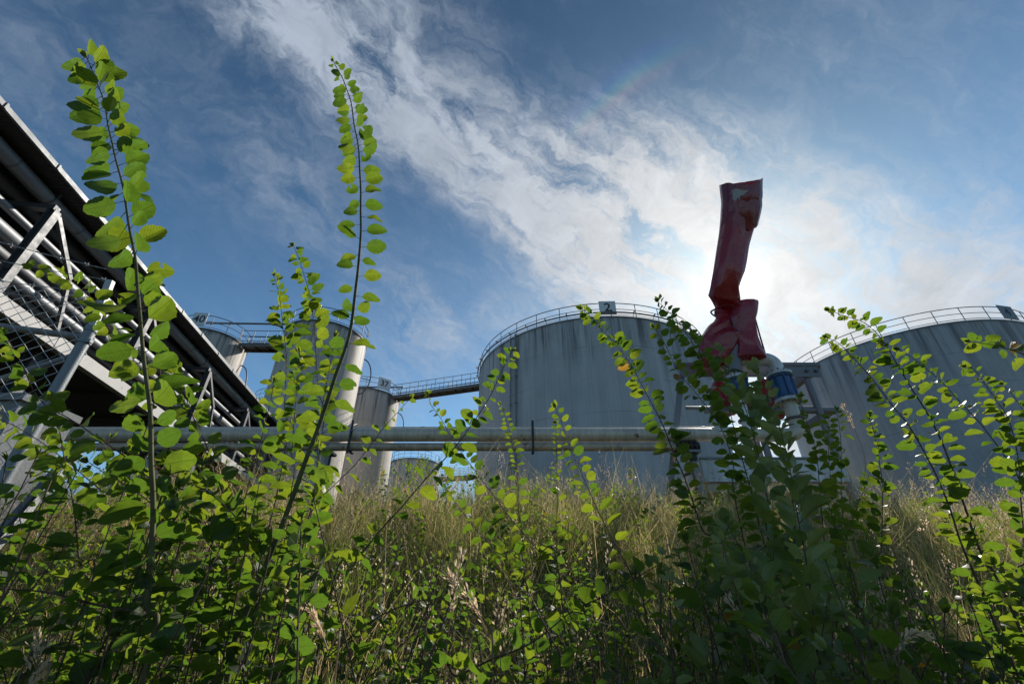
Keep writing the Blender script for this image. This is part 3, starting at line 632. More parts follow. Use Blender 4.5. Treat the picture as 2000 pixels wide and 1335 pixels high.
def build_tarp():
    s1 = lambda x, y: (1360 + x / 4.606, 330 + y / 4.606); s2 = lambda x, y: (1320 + x / 3.337, 560 + y / 3.337)
    R1 = [(*s1(l, y), s1(r, y)[0]) for y, l, r in ((112, 221, 577), (285, 241, 575), (405, 233, 546), (520, 218, 513), (720, 187, 466), (940, 151, 426), (1060, 126, 372), (1135, 112, 381), (1190, 146, 382), (1250, 172, 350))]
    R2 = [(*s2(l, y), s2(r, y)[0]) for y, l, r in ((105, 272, 388), (130, 256, 396), (160, 250, 392), (192, 262, 412), (225, 246, 430), (260, 208, 425), (300, 176, 415), (350, 146, 420), (400, 145, 415), (440, 148, 390), (480, 152, 350), (510, 170, 320))]
    R3 = [(*s2(l, y), s2(r, y)[0]) for y, l, r in ((98, 402, 534), (116, 380, 541), (160, 345, 534), (205, 330, 522), (250, 345, 516), (300, 365, 526), (350, 385, 541), (400, 392, 562), (440, 382, 585), (468, 388, 592))]
    foot = PY(1430, 690, 6.45); root = thing('loading_arm', 'raised loading arm wrapped in a wrinkled red tarpaulin sleeve, hiding the sun', 'loading arm', foot)
    slv = cloth_loft(R1, lambda q: 5.55 + .9 * q, .82, 'tarpaulin_sleeve', root, 11, 12, .11, mouth=True)
    cloth_loft(R2, lambda q: 6.47, .62, 'tarpaulin_bag', root, 12, 12, .16)
    cloth_loft(R3, lambda q: 6.36, .55, 'tarpaulin_flap', root, 14, 10, .15, flat_top=True)
    # tape patches: pieces of the sleeve's own surface, lifted a few millimetres
    og = origin_of(root); vs = np.array([tuple(v.co) for v in slv.data.vertices]) + og; ns = np.array([tuple(v.normal) for v in slv.data.vertices])
    def topx(p): d = depth(p); return W_PX / 2 + F_PX * p[0] / d, H_PX / 2 - F_PX * (-p[1] * ST + p[2] * CT) / d
    pj = [topx(p) for p in vs]
    def inside(q, poly):
        r = False
        for i in range(len(poly)):
            (x1, y1), (x2, y2) = poly[i], poly[i - 1]
            if (y1 > q[1]) != (y2 > q[1]) and q[0] < (x2 - x1) * (q[1] - y1) / (y2 - y1) + x1: r = not r
        return r
    for poly in ([(1423, 370), (1448, 371), (1459, 374), (1437, 394), (1421, 389)], [(1411, 466), (1430, 473), (1430, 489), (1410, 481)]):
        keep = [p for p in slv.data.polygons if p.normal @ Vector((0, -1, -.4)) > .15 and inside(np.mean([pj[i] for i in p.vertices], axis=0), poly)]
        if not keep: continue
        best = []
        left = list(keep)
        while left:                                  # keep one connected piece
            grp = [left.pop()]; vset = set(grp[0].vertices); grew = True
            while grew:
                grew = False
                for p in left[:]:
                    if vset & set(p.vertices): grp.append(p); vset |= set(p.vertices); left.remove(p); grew = True
            if len(grp) > len(best): best = grp
        keep = best
        ids = sorted({i for p in keep for i in p.vertices}); mp = {i: j for j, i in enumerate(ids)}
        pm = MB(); A = vs[ids] + ns[ids] * .022; nA = len(ids); pm.add(np.vstack([A, vs[ids] + ns[ids] * .012]), [tuple(mp[i] for i in p.vertices) for p in keep])
        pm.build('tape_patch', M['tape'], slv)
    # tie rope and knot band
    b = MB(); c = PY(1412, 607, 6.42); hw = .20
    b.tube([c + np.array([hw * math.cos(a), .17 * math.sin(a), .02 * math.sin(3 * a)]) for a in np.linspace(0, 2 * math.pi, 25)[:-1]], .016, 6, closed=True); b.build('tie_rope', M['tarp'], slv)
    MB().tube([PY(1475, 622, 6.6), PY(1484, 655, 6.55), PY(1495, 692, 6.5)], .014, 6).build('guy_rope', M['black'], root)
    MB().cyl(PY(1428, 712, 6.45) - (0, 0, .15), PY(1428, 640, 6.45), .14, 20).build('pivot_post', M['galv'], root)
    return root
build_tarp()
# red tarpaulin bundle hanging behind the valves
def bundle(label, px0, px1, py0, py1, Y, seed):
    rnd = random.Random(seed); n, m = 14, 7; V = []; a, b_ = PY(px0, py0, Y), PY(px1, py0, Y); z1_, z0_ = a[2], PY(px0, py1, Y)[2]; cx = (a[0] + b_[0]) / 2; hw = (b_[0] - a[0]) / 2
    for i in range(m):
        q = i / (m - 1); z = z0_ + (z1_ - z0_) * q; s = [.55, .9, 1.0, .95, .9, .72, .35][i]
        for k in range(n):
            t = 2 * math.pi * k / n; f = s * (1 + rnd.uniform(-.14, .14)); V.append((cx + hw * f * math.cos(t), Y + .22 * f * math.sin(t), z + rnd.uniform(-.03, .03)))
    F = [(i * n + k, i * n + (k + 1) % n, (i + 1) * n + (k + 1) % n, (i + 1) * n + k) for i in range(m - 1) for k in range(n)] + [tuple(range(n))[::-1], tuple((m - 1) * n + k for k in range(n))]
    me = bpy.data.meshes.new('tmp'); me.from_pydata(V, [], F); me.polygons.foreach_set('use_smooth', [True] * len(F))
    cr = me.attributes.new('crease_edge', 'FLOAT', 'EDGE'); cr.data.foreach_set('value', [.7 if rnd.random() < .3 else 0 for _ in me.edges])
    ob = bpy.data.objects.new('tmp', me); C.objects.link(ob); sd = ob.modifiers.new('s', 'SUBSURF'); sd.levels = sd.render_levels = 2; bpy.context.view_layer.update()
    r = thing('tarpaulin_bundle', label, 'tarpaulin', (cx, Y, z0_)); finish_mesh(ob, 'cover', r, M['tarp'])
    MB().cyl((cx, Y, z1_ - .02), (cx, Y, zt - .05), .02, 8).build('tie_rope', M['black'], r)
bundle('bright red tarpaulin bundle tied behind the left blue valve', 1380, 1424, 740, 812, 7.1, 3)
bundle('bright red tarpaulin bundle tied between the two blue valves', 1466, 1516, 740, 820, 7.1, 5)

# ------------------------------------------------------------------ covered pipe bridge on the left
vv = ray(853, HORIZON); RD = np.array([*(vv[:2] / np.hypot(vv[0], vv[1])), 0]); RN = np.array([RD[1], -RD[0], 0]); UP = np.array([0, 0, 1.])
def RK(lat, s, z): return -RN * lat + RD * s + UP * z
S0, S1 = -2.0, 46.0
pb = thing('pipe_bridge', 'long covered pipe bridge with dark ribbed roof and white lower beam', 'pipe bridge', RK(11.5, 12, .7))
A0 = 10.0; ZR = 9.15
k = MB(); k.add([RK(A0, S0, ZR), RK(A0, S1, ZR), RK(13.6, S1, ZR + .05), RK(13.6, S0, ZR + .05), RK(A0, S0, ZR + .09), RK(A0, S1, ZR + .09), RK(13.6, S1, ZR + .14), RK(13.6, S0, ZR + .14)],
      [(0, 1, 2, 3), (4, 7, 6, 5), (0, 4, 5, 1), (3, 2, 6, 7), (0, 3, 7, 4), (1, 5, 6, 2)], [(0, S0), (0, S1), (3.6, S1), (3.6, S0)] * 2, smooth=False)
rf = k.build('roof', M['roof'], pb)
g = MB(); g.beam(RK(A0 - .035, S0, ZR + .05), RK(A0 - .035, S1, ZR + .05), .06, .13)
for s in np.arange(S0 + 1.2, S1, 1.55): g.beam(RK(A0 - .05, s, ZR + .05), RK(A0 - .05, s + .05, ZR + .05), .075, .15)
g.build('gutter', M['gutter'], rf)
k = MB(); k.add([RK(13.6, S0, 5.6), RK(13.6, S1, 5.6), RK(13.6, S1, ZR), RK(13.6, S0, ZR), RK(13.68, S0, 5.6), RK(13.68, S1, 5.6), RK(13.68, S1, ZR), RK(13.68, S0, ZR)],
      [(0, 3, 2, 1), (4, 5, 6, 7), (0, 1, 5, 4), (0, 4, 7, 3), (1, 2, 6, 5)], [(0, S0), (0, S1), (3.6, S1), (3.6, S0)] * 2, smooth=False); k.build('rear_wall', M['roof'], pb)
k = MB(); k.beam(RK(11.9, S0, 5.72), RK(11.9, S1, 5.72), 3.3, .16)
for s in np.arange(S0 + 1, S1, 2.15): k.beam(RK(10.2, s, 5.59), RK(13.4, s, 5.59), .12, .09)
k.build('deck', M['deck'], pb)
k = MB(); S_ = np.arange(S0, S1 + .1, 4.36)
for a_, b_ in zip(S_[:-1], S_[1:]): k.beam(RK(A0 + .1, a_ + .012, 5.765), RK(A0 + .1, b_ - .012, 5.765), .2, .345)
k.build('side_beam', M['beam'], pb)
for i, s in enumerate(np.arange(.52, S1 - 1, 4.36)):
    MB().hbeam(RK(A0 + .12, s, 5.945), RK(A0 + .12, s, 8.42), .18, .20, RN, .02).build('post', M['racksteel'], pb)
    MB().beam(RK(A0 + .10, s + .12, 8.36), RK(A0 + .14, s + 1.35, 7.35), .09, .11).build('brace', M['racksteel'], pb)
    if i % 2 == 0: MB().beam(RK(A0 + .16, s + 1.35, 7.35), RK(A0 + .16, s + 1.9, 5.95), .08, .08).build('brace', M['racksteel'], pb)
    MB().beam(RK(A0 + .1, s, 8.50), RK(13.5, s, 8.50), .16, .14).build('cross_beam', M['racksteel'], pb)
    MB().beam(RK(A0 + .1, s, 6.6), RK(13.5, s, 6.6), .12, .12).build('cross_beam', M['racksteel'], pb)
for s in np.arange(2.7, S1 - 3, 8.72):
    for lat in (10.6, 13.0): MB().hbeam(RK(lat, s, .6), RK(lat, s, 5.54), .26, .26, RN, .03).build('leg', M['racksteel'], pb)
def rackpipe(label, lat, ratio, dia, mat, clip=False, s0=S0):
    z = ratio * lat; t = thing('cladded_pipe', label, 'pipe', RK(lat, 12, z), 'pipes inside the covered pipe bridge')
    MB().cyl(RK(lat, s0, z), RK(lat, S1 + 1, z), dia / 2, 24).build('pipe_run', M[mat], t)
    first = None
    for s in np.arange(s0 + .9 + lat % 1, 30, 2.18):
        if first is None: first = MB().cyl(RK(lat, s, z), RK(lat, s + .05, z), dia / 2 + .008, 24).build('joint_band', M['alu_dull'], t); s_0 = s
        else: copy_child(first, t, RD * (s - s_0))
    if clip:
        for s in np.arange(5.0, S1, 4.36):
            b = MB(); b.cyl(RK(lat, s - .02, z), RK(lat, s + .02, z), dia / 2 + .014, 20); b.beam(RK(lat - dia / 2 - .05, s, z + .04), RK(lat - dia / 2 - .05, s, z + .22), .05, .05); b.cyl(RK(lat - dia / 2 - .09, s, z + .09), RK(lat - dia / 2 + .02, s, z + .09), .018, 6); b.build('clip', M['racksteel'], t)
rackpipe('thick smooth grey pipe, uppermost of the pipes under the ribbed roof', 10.62, .8425, .36, 'alu', True)
rackpipe('grey pipe just below the uppermost thick pipe in the bridge', 11.2, .790, .33, 'alu_dull')
rackpipe('slim shiny pipe below the second pipe of the bridge', 10.8, .7535, .19, 'alu')
rackpipe('thick pale pipe in the middle of the bridge stack', 11.0, .705, .36, 'alu')
rackpipe('dull pipe under the thick pale pipe of the bridge', 11.0, .661, .28, 'alu_dull')
rackpipe('bright pipe near the bottom of the bridge stack', 10.55, .633, .24, 'alu')
rackpipe('slim dark pipe resting just above the white lower beam', 10.75, .606, .16, 'alu_dull')
rackpipe('fat dull pipe deep inside the bridge behind the bright ones', 12.0, .69, .45, 'alu_dull')

# ------------------------------------------------------------------ chain link fence with barbed wire
PT = PY(176, 648, 1.9); FE = PY(0, 627, 1.79) - PT; FE[2] = 0; FL = np.linalg.norm(FE); FE /= FL; FN = np.cross(FE, UP)
fc = thing('chain_link_fence', 'galvanised chain link fence corner post with mesh and barbed wire', 'fence', (PT[0], PT[1], -.75))
zb = float(ground_z(PT[0], PT[1])) - .05; zt_ = PT[2]; LEN = 2.2
MB().cyl((PT[0], PT[1], zb), (PT[0], PT[1], zt_ + .01), .0255, 16).build('post', M['post'], fc)
MB().cyl(PT + (0, 0, .0), PT + (0, 0, .028), .029, 16).build('post_cap', M['post'], fc)
for z in (zt_ - .07, zt_ - .42, zt_ - 1.0): MB().cyl((PT[0], PT[1], z), (PT[0], PT[1], z + .018), .030, 16).box((PT[0] + .036, PT[1] - .01, z + .009), (.012, .009, .009)).build('clamp', M['post'], fc)
MB().cyl(PT - (0, 0, .035), PT + FE * LEN - (0, 0, .035), .0165, 12).build('top_rail', M['post'], fc)
bq = PT + FE * .62 + np.array([0, 0, -.50]); MB().cyl(PT + (0, .03, -.10), PT + FE * 1.5 + (0, .03, -1.25), .015, 12).build('brace', M['post'], fc)
MB().cyl(PT + FE * LEN, np.array([*(PT + FE * LEN)[:2], zb - .1]), .03, 12).build('post', M['post'], fc)
k = MB(); p = .062; offs = FN * -.024
hz = np.arange(zb + .12, zt_ + .20, p / 2)
for i in range(int(LEN / (p / 2)) + 1):
    a0 = i * p / 2 + .02; P = []
    for j, h in enumerate(hz): P.append(PT * (1, 1, 0) + FE * (a0 + (p / 2 if (j + i) % 2 else 0)) + UP * h + offs * (1 + .12 * (1 if j % 2 else -1)))
    k.tube(P, .0023, 3, cap=False)
k.build('wire_mesh', M['fence'], fc)
k = MB()
for z in (zt_ + .14, zt_ - .46, zt_ - 1.0): k.cyl(PT * (1, 1, 0) + UP * z + offs, PT * (1, 1, 0) + UP * z + FE * LEN + offs, .0018, 4)
k.build('tension_wire', M['fence'], fc)
arm_top = PY(216, 548, 1.84); MB().beam(PT + (0, 0, .02), arm_top, .03, .03).build('arm', M['fence'], fc)
for y0, y1 in ((466, 524), (502, 545), (541, 572)):
    a, b_ = PY(0, y0, 1.62), PY(200, y1, 1.82); b2 = PY(206, y1 + 1, 1.825); a2 = a + (a - b_) * 1.2; L = np.linalg.norm(b2 - a2); k = MB(); n = int(L / .012)
    for ph in (0, math.pi): k.tube([a2 + (b2 - a2) * i / n + np.array([0, .0022 * math.cos(i * .7 + ph), .0022 * math.sin(i * .7 + ph) - .02 * math.sin(math.pi * i / n)]) for i in range(n + 1)], .0013, 4)
    for s in np.arange(.05, L, .10):
        c = a2 + (b2 - a2) * s / L - np.array([0, 0, .02 * math.sin(math.pi * s / L)])
        for q in range(4): d = np.array([.2 * (-1) ** q, math.cos(q * 1.57 + s * 9), math.sin(q * 1.57 + s * 9)]) * .014; k.cyl(c, c + d, .0011, 3)
        k.cyl(c - (b2 - a2) / L * .006, c + (b2 - a2) / L * .006, .004, 6)
    k.build('barbed_wire', M['fence'], fc)
st = thing('steel_strut', 'leaning grey steel channel strut standing in the grass by the fence', 'strut', PY(-30, 1090, 2.0))
MB().beam(PY(-60, 1115, 2.0), PY(150, 880, 2.35), .085, .03, (0, -1, -.4)).beam(PY(-60, 1115, 1.98), PY(150, 880, 2.33), .012, .03, (0, -1, -.4)).build('channel', M['racksteel'], st)
MB().box(PY(-62, 1119, 2.0), (.09, .09, .012)).build('foot_plate', M['racksteel'], st)
pc = PY(-46, 800, 3.3); pr = thing('concrete_block', 'grey concrete block behind the wire mesh beside the bridge', 'concrete block', (pc[0], pc[1], 0))
MB().box((pc[0], pc[1] + .3, pc[2] / 2 - .05), (.26, .25, pc[2] / 2 + .15)).build('block', M['concrete'], pr)
MB().box((pc[0], pc[1] + .3, pc[2] + .13), (.29, .28, .03)).build('cap', M['concrete'], pr)

# ------------------------------------------------------------------ leaves
def leaf_template(nu=9, nv=3):
    """unit leaf: x along the midrib, y across, z up; rows of 2*nv+1"""
    us = np.linspace(0, 1, nu); V = []; UV = []
    for i, u in enumerate(us):
        w = (math.sin(math.pi * u ** .86)) ** .62 * (1 - .10 * u) if 0 < u < 1 else 0.0
        w = max(w, .015); se = 1.0 + (.045 if i % 2 else -.03)
        for j in range(-nv, nv + 1):
            q = j / nv; V.append((u + (.02 * abs(q) if i % 2 else 0), .5 * w * q * (se if abs(j) == nv else 1), 0)); UV.append((u, .5 * w * q))
    n = 2 * nv + 1; F = [(i * n + j, (i + 1) * n + j, (i + 1) * n + j + 1, i * n + j + 1) for i in range(nu - 1) for j in range(n - 1)]
    return np.array(V), np.array(UV), np.array(F)
LT_HI = leaf_template(11, 3); LT_LO = leaf_template(6, 1)
class Leaves:
    def __init__(s): s.rows = []
    def add(s, base, d, n, L, ratio, curl, fold, tint, wav): s.rows.append((*base, *d, *n, L, ratio, curl, fold, tint, wav))
    def build(s, name, mat, parent=None, hi=True):
        rg = np.random.default_rng(len(s.rows)); R_ = np.array(s.rows); T, UV, F = LT_HI if hi else LT_LO; m = len(R_); base, d, n = R_[:, 0:3], R_[:, 3:6], R_[:, 6:9]; L, ratio, curl, fold, tint, wav = R_[:, 9:].T
        d = d / np.linalg.norm(d, axis=1)[:, None]; n = n - d * (n * d).sum(1)[:, None]; n /= np.linalg.norm(n, axis=1)[:, None] + 1e-9; w = np.cross(n, d)
        x, y = T[:, 0], T[:, 1]
        X = x[None] * np.ones((m, 1)); Yv = y[None] * ratio[:, None]
        Z = -curl[:, None] * X ** 2 * .5 + fold[:, None] * np.abs(Yv) + wav[:, None] * .05 * np.sin(9 * X + 3 * np.sign(y)[None]) * np.abs(y)[None] * 2
        V = base[:, None] + L[:, None, None] * (X[..., None] * d[:, None] + Yv[..., None] * w[:, None] + Z[..., None] * n[:, None])
        nv = len(T); keep = np.ones((m, len(F)), bool)
        if hi:                                  # a few leaves are nibbled at the margin
            for q in np.nonzero(rg.random(m) < .16)[0]:
                i = rg.integers(3, 9); j = rg.choice([0, 5]); keep[q, i * 6 + j] = False
                if rg.random() < .6: keep[q, min(i + 1, 9) * 6 + j] = False
                if rg.random() < .5: keep[q, i * 6 + (1 if j == 0 else 4)] = False
        faces = (F[None] + (np.arange(m) * nv)[:, None, None])[keep]; V = V.reshape(-1, 3)
        if parent is not None: V = V - origin_of(parent)
        return mesh_np(name, V, faces, mat, parent, np.repeat(tint, nv), np.tile(UV, (m, 1)))
def mesh_np(name, V, faces, mat, parent=None, tint=None, uv=None):
    me = bpy.data.meshes.new(name); k = faces.shape[1]; me.vertices.add(len(V)); me.vertices.foreach_set('co', V.astype(np.float32).ravel())
    me.loops.add(faces.size); me.loops.foreach_set('vertex_index', faces.astype(np.int32).ravel())
    me.polygons.add(len(faces)); me.polygons.foreach_set('loop_start', (np.arange(len(faces)) * k).astype(np.int32))
    me.polygons.foreach_set('use_smooth', np.ones(len(faces), bool))
    if tint is not None: a = me.attributes.new('tint', 'FLOAT', 'POINT'); a.data.foreach_set('value', tint.astype(np.float32))
    if uv is not None: l = me.uv_layers.new(name='UVMap'); l.data.foreach_set('uv', uv[faces.ravel()].astype(np.float32).ravel())
    me.update(calc_edges=True); me.materials.append(mat); o = bpy.data.objects.new(name, me); C.objects.link(o)
    if parent is not None: o.parent = parent
    return o
LIGHT = SUN_DIR * .92 + np.array([0, 0, .20])
def grow(P, Lf_, spacing_, leaves, stem, r0, r1, rnd, start=.1, asc=.25, jit=.45, ratio=.72, tint=(.2, .95), tip=.55, side_bias=1.0, dens=1.0, light=1.0, shrink=.78, spread=.75, var=(.62, 1.15), pet=(.12, .22)):
    """leaves along a stem polyline P (base to tip)"""
    Lf = Lf_ * 1.03; spacing = spacing_ * .86
    D = np.r_[0, np.cumsum(np.linalg.norm(np.diff(P, axis=0), axis=1))]; tot = D[-1]; T = np.gradient(P, axis=0); T /= np.linalg.norm(T, axis=1)[:, None]
    stem.tube(P, r0 + (r1 - r0) * (D / tot) ** .8, 7)
    s = start * tot; side = 1 if rnd.random() < .5 else -1
    while s < tot * 1.0:
        q = s / tot; i = min(len(P) - 1, int(np.searchsorted(D, s))); p = np.array([np.interp(s, D, P[:, k]) for k in range(3)]); t = T[i]
        lat = np.cross(t, (0, .85, .5)); lat /= np.linalg.norm(lat) + 1e-9; fwd = np.cross(lat, t)
        a = rnd.gauss(0, spread); side = -side; o = lat * side * side_bias * math.cos(a) + fwd * math.sin(a)
        d = o + t * (asc + rnd.uniform(-.15, .25)) + np.array([0, 0, rnd.uniform(-.18, .05)])
        d /= np.linalg.norm(d); nn = LIGHT * light + t * .25 + np.array([rnd.gauss(0, jit), rnd.gauss(0, jit), rnd.gauss(0, jit * .7)]) - o * .1
        sz = Lf * (1.0 if q < shrink else 1.0 - (1 - tip) * ((q - shrink) / (1 - shrink))) * rnd.uniform(*var)
        pl = sz * rnd.uniform(*pet); b_ = p + d * pl
        stem.tube([p, p + d * pl * .5 + t * pl * .05, b_ + d * sz * .02], [max(r1, sz * .018), sz * .014, sz * .010], 4, cap=False)
        if rnd.random() < dens: leaves.add(b_, d, nn, sz, ratio * rnd.uniform(.86, 1.14), rnd.uniform(-.25, .85), rnd.uniform(.0, .55), rnd.uniform(*tint) if rnd.random() > .003 else .99, rnd.uniform(.2, 1.2))
        s += spacing * rnd.uniform(.7, 1.3) * (1 if q < .8 else .62)
    # closed bud leaves at the tip
    t = T[-1]
    for k in range(4):
        o = np.array([rnd.gauss(0, 1), rnd.gauss(0, 1), rnd.gauss(0, .6)]); d = t * 1.2 + o * .5; d /= np.linalg.norm(d)
        leaves.add(P[-1] - t * .004, d, LIGHT + o * .4, Lf * rnd.uniform(.25, .55), ratio * .8, .2, .35, rnd.uniform(.75, .96), .4)

def shoot(label, pts, Y0, Y1, leaf_px, sp_px, seed, start=.08, asc=.25, mat='leaf', stem='stem_brown', cat='leafy shoot', r0=.0055, root=True, name='leafy_shoot', **kw):
    rnd = random.Random(seed); m = len(pts); P = [PY(x, y, Y0 + (Y1 - Y0) * i / (m - 1)) for i, (x, y) in enumerate(pts)]
    if root:
        g = float(ground_z(P[0][0], P[0][1]))
        if P[0][2] > g + .05: P = [np.array([P[0][0] + (P[0][0] - P[1][0]) * .25, P[0][1] + .04, g - .03])] + P; rooted = True
    P = catmull(P, 7); mid = P[len(P) // 2]; k = depth(mid) / F_PX
    t = thing(name, label, cat, P[0]); lv = Leaves(); sm_ = MB()
    # slight natural kinks
    W = np.array([mnoise.noise_vector(Vector(p * 6) + Vector((seed, 0, 0))) for p in P]) * .006; W[0] = 0; P = P + W
    grow(P, leaf_px * k, sp_px * k, lv, sm_, r0, max(.0008, r0 * .16), rnd, start, asc, **kw)
    sm_.build('stem', M[stem], t, 60); lv.build('foliage', M[mat], t); return t
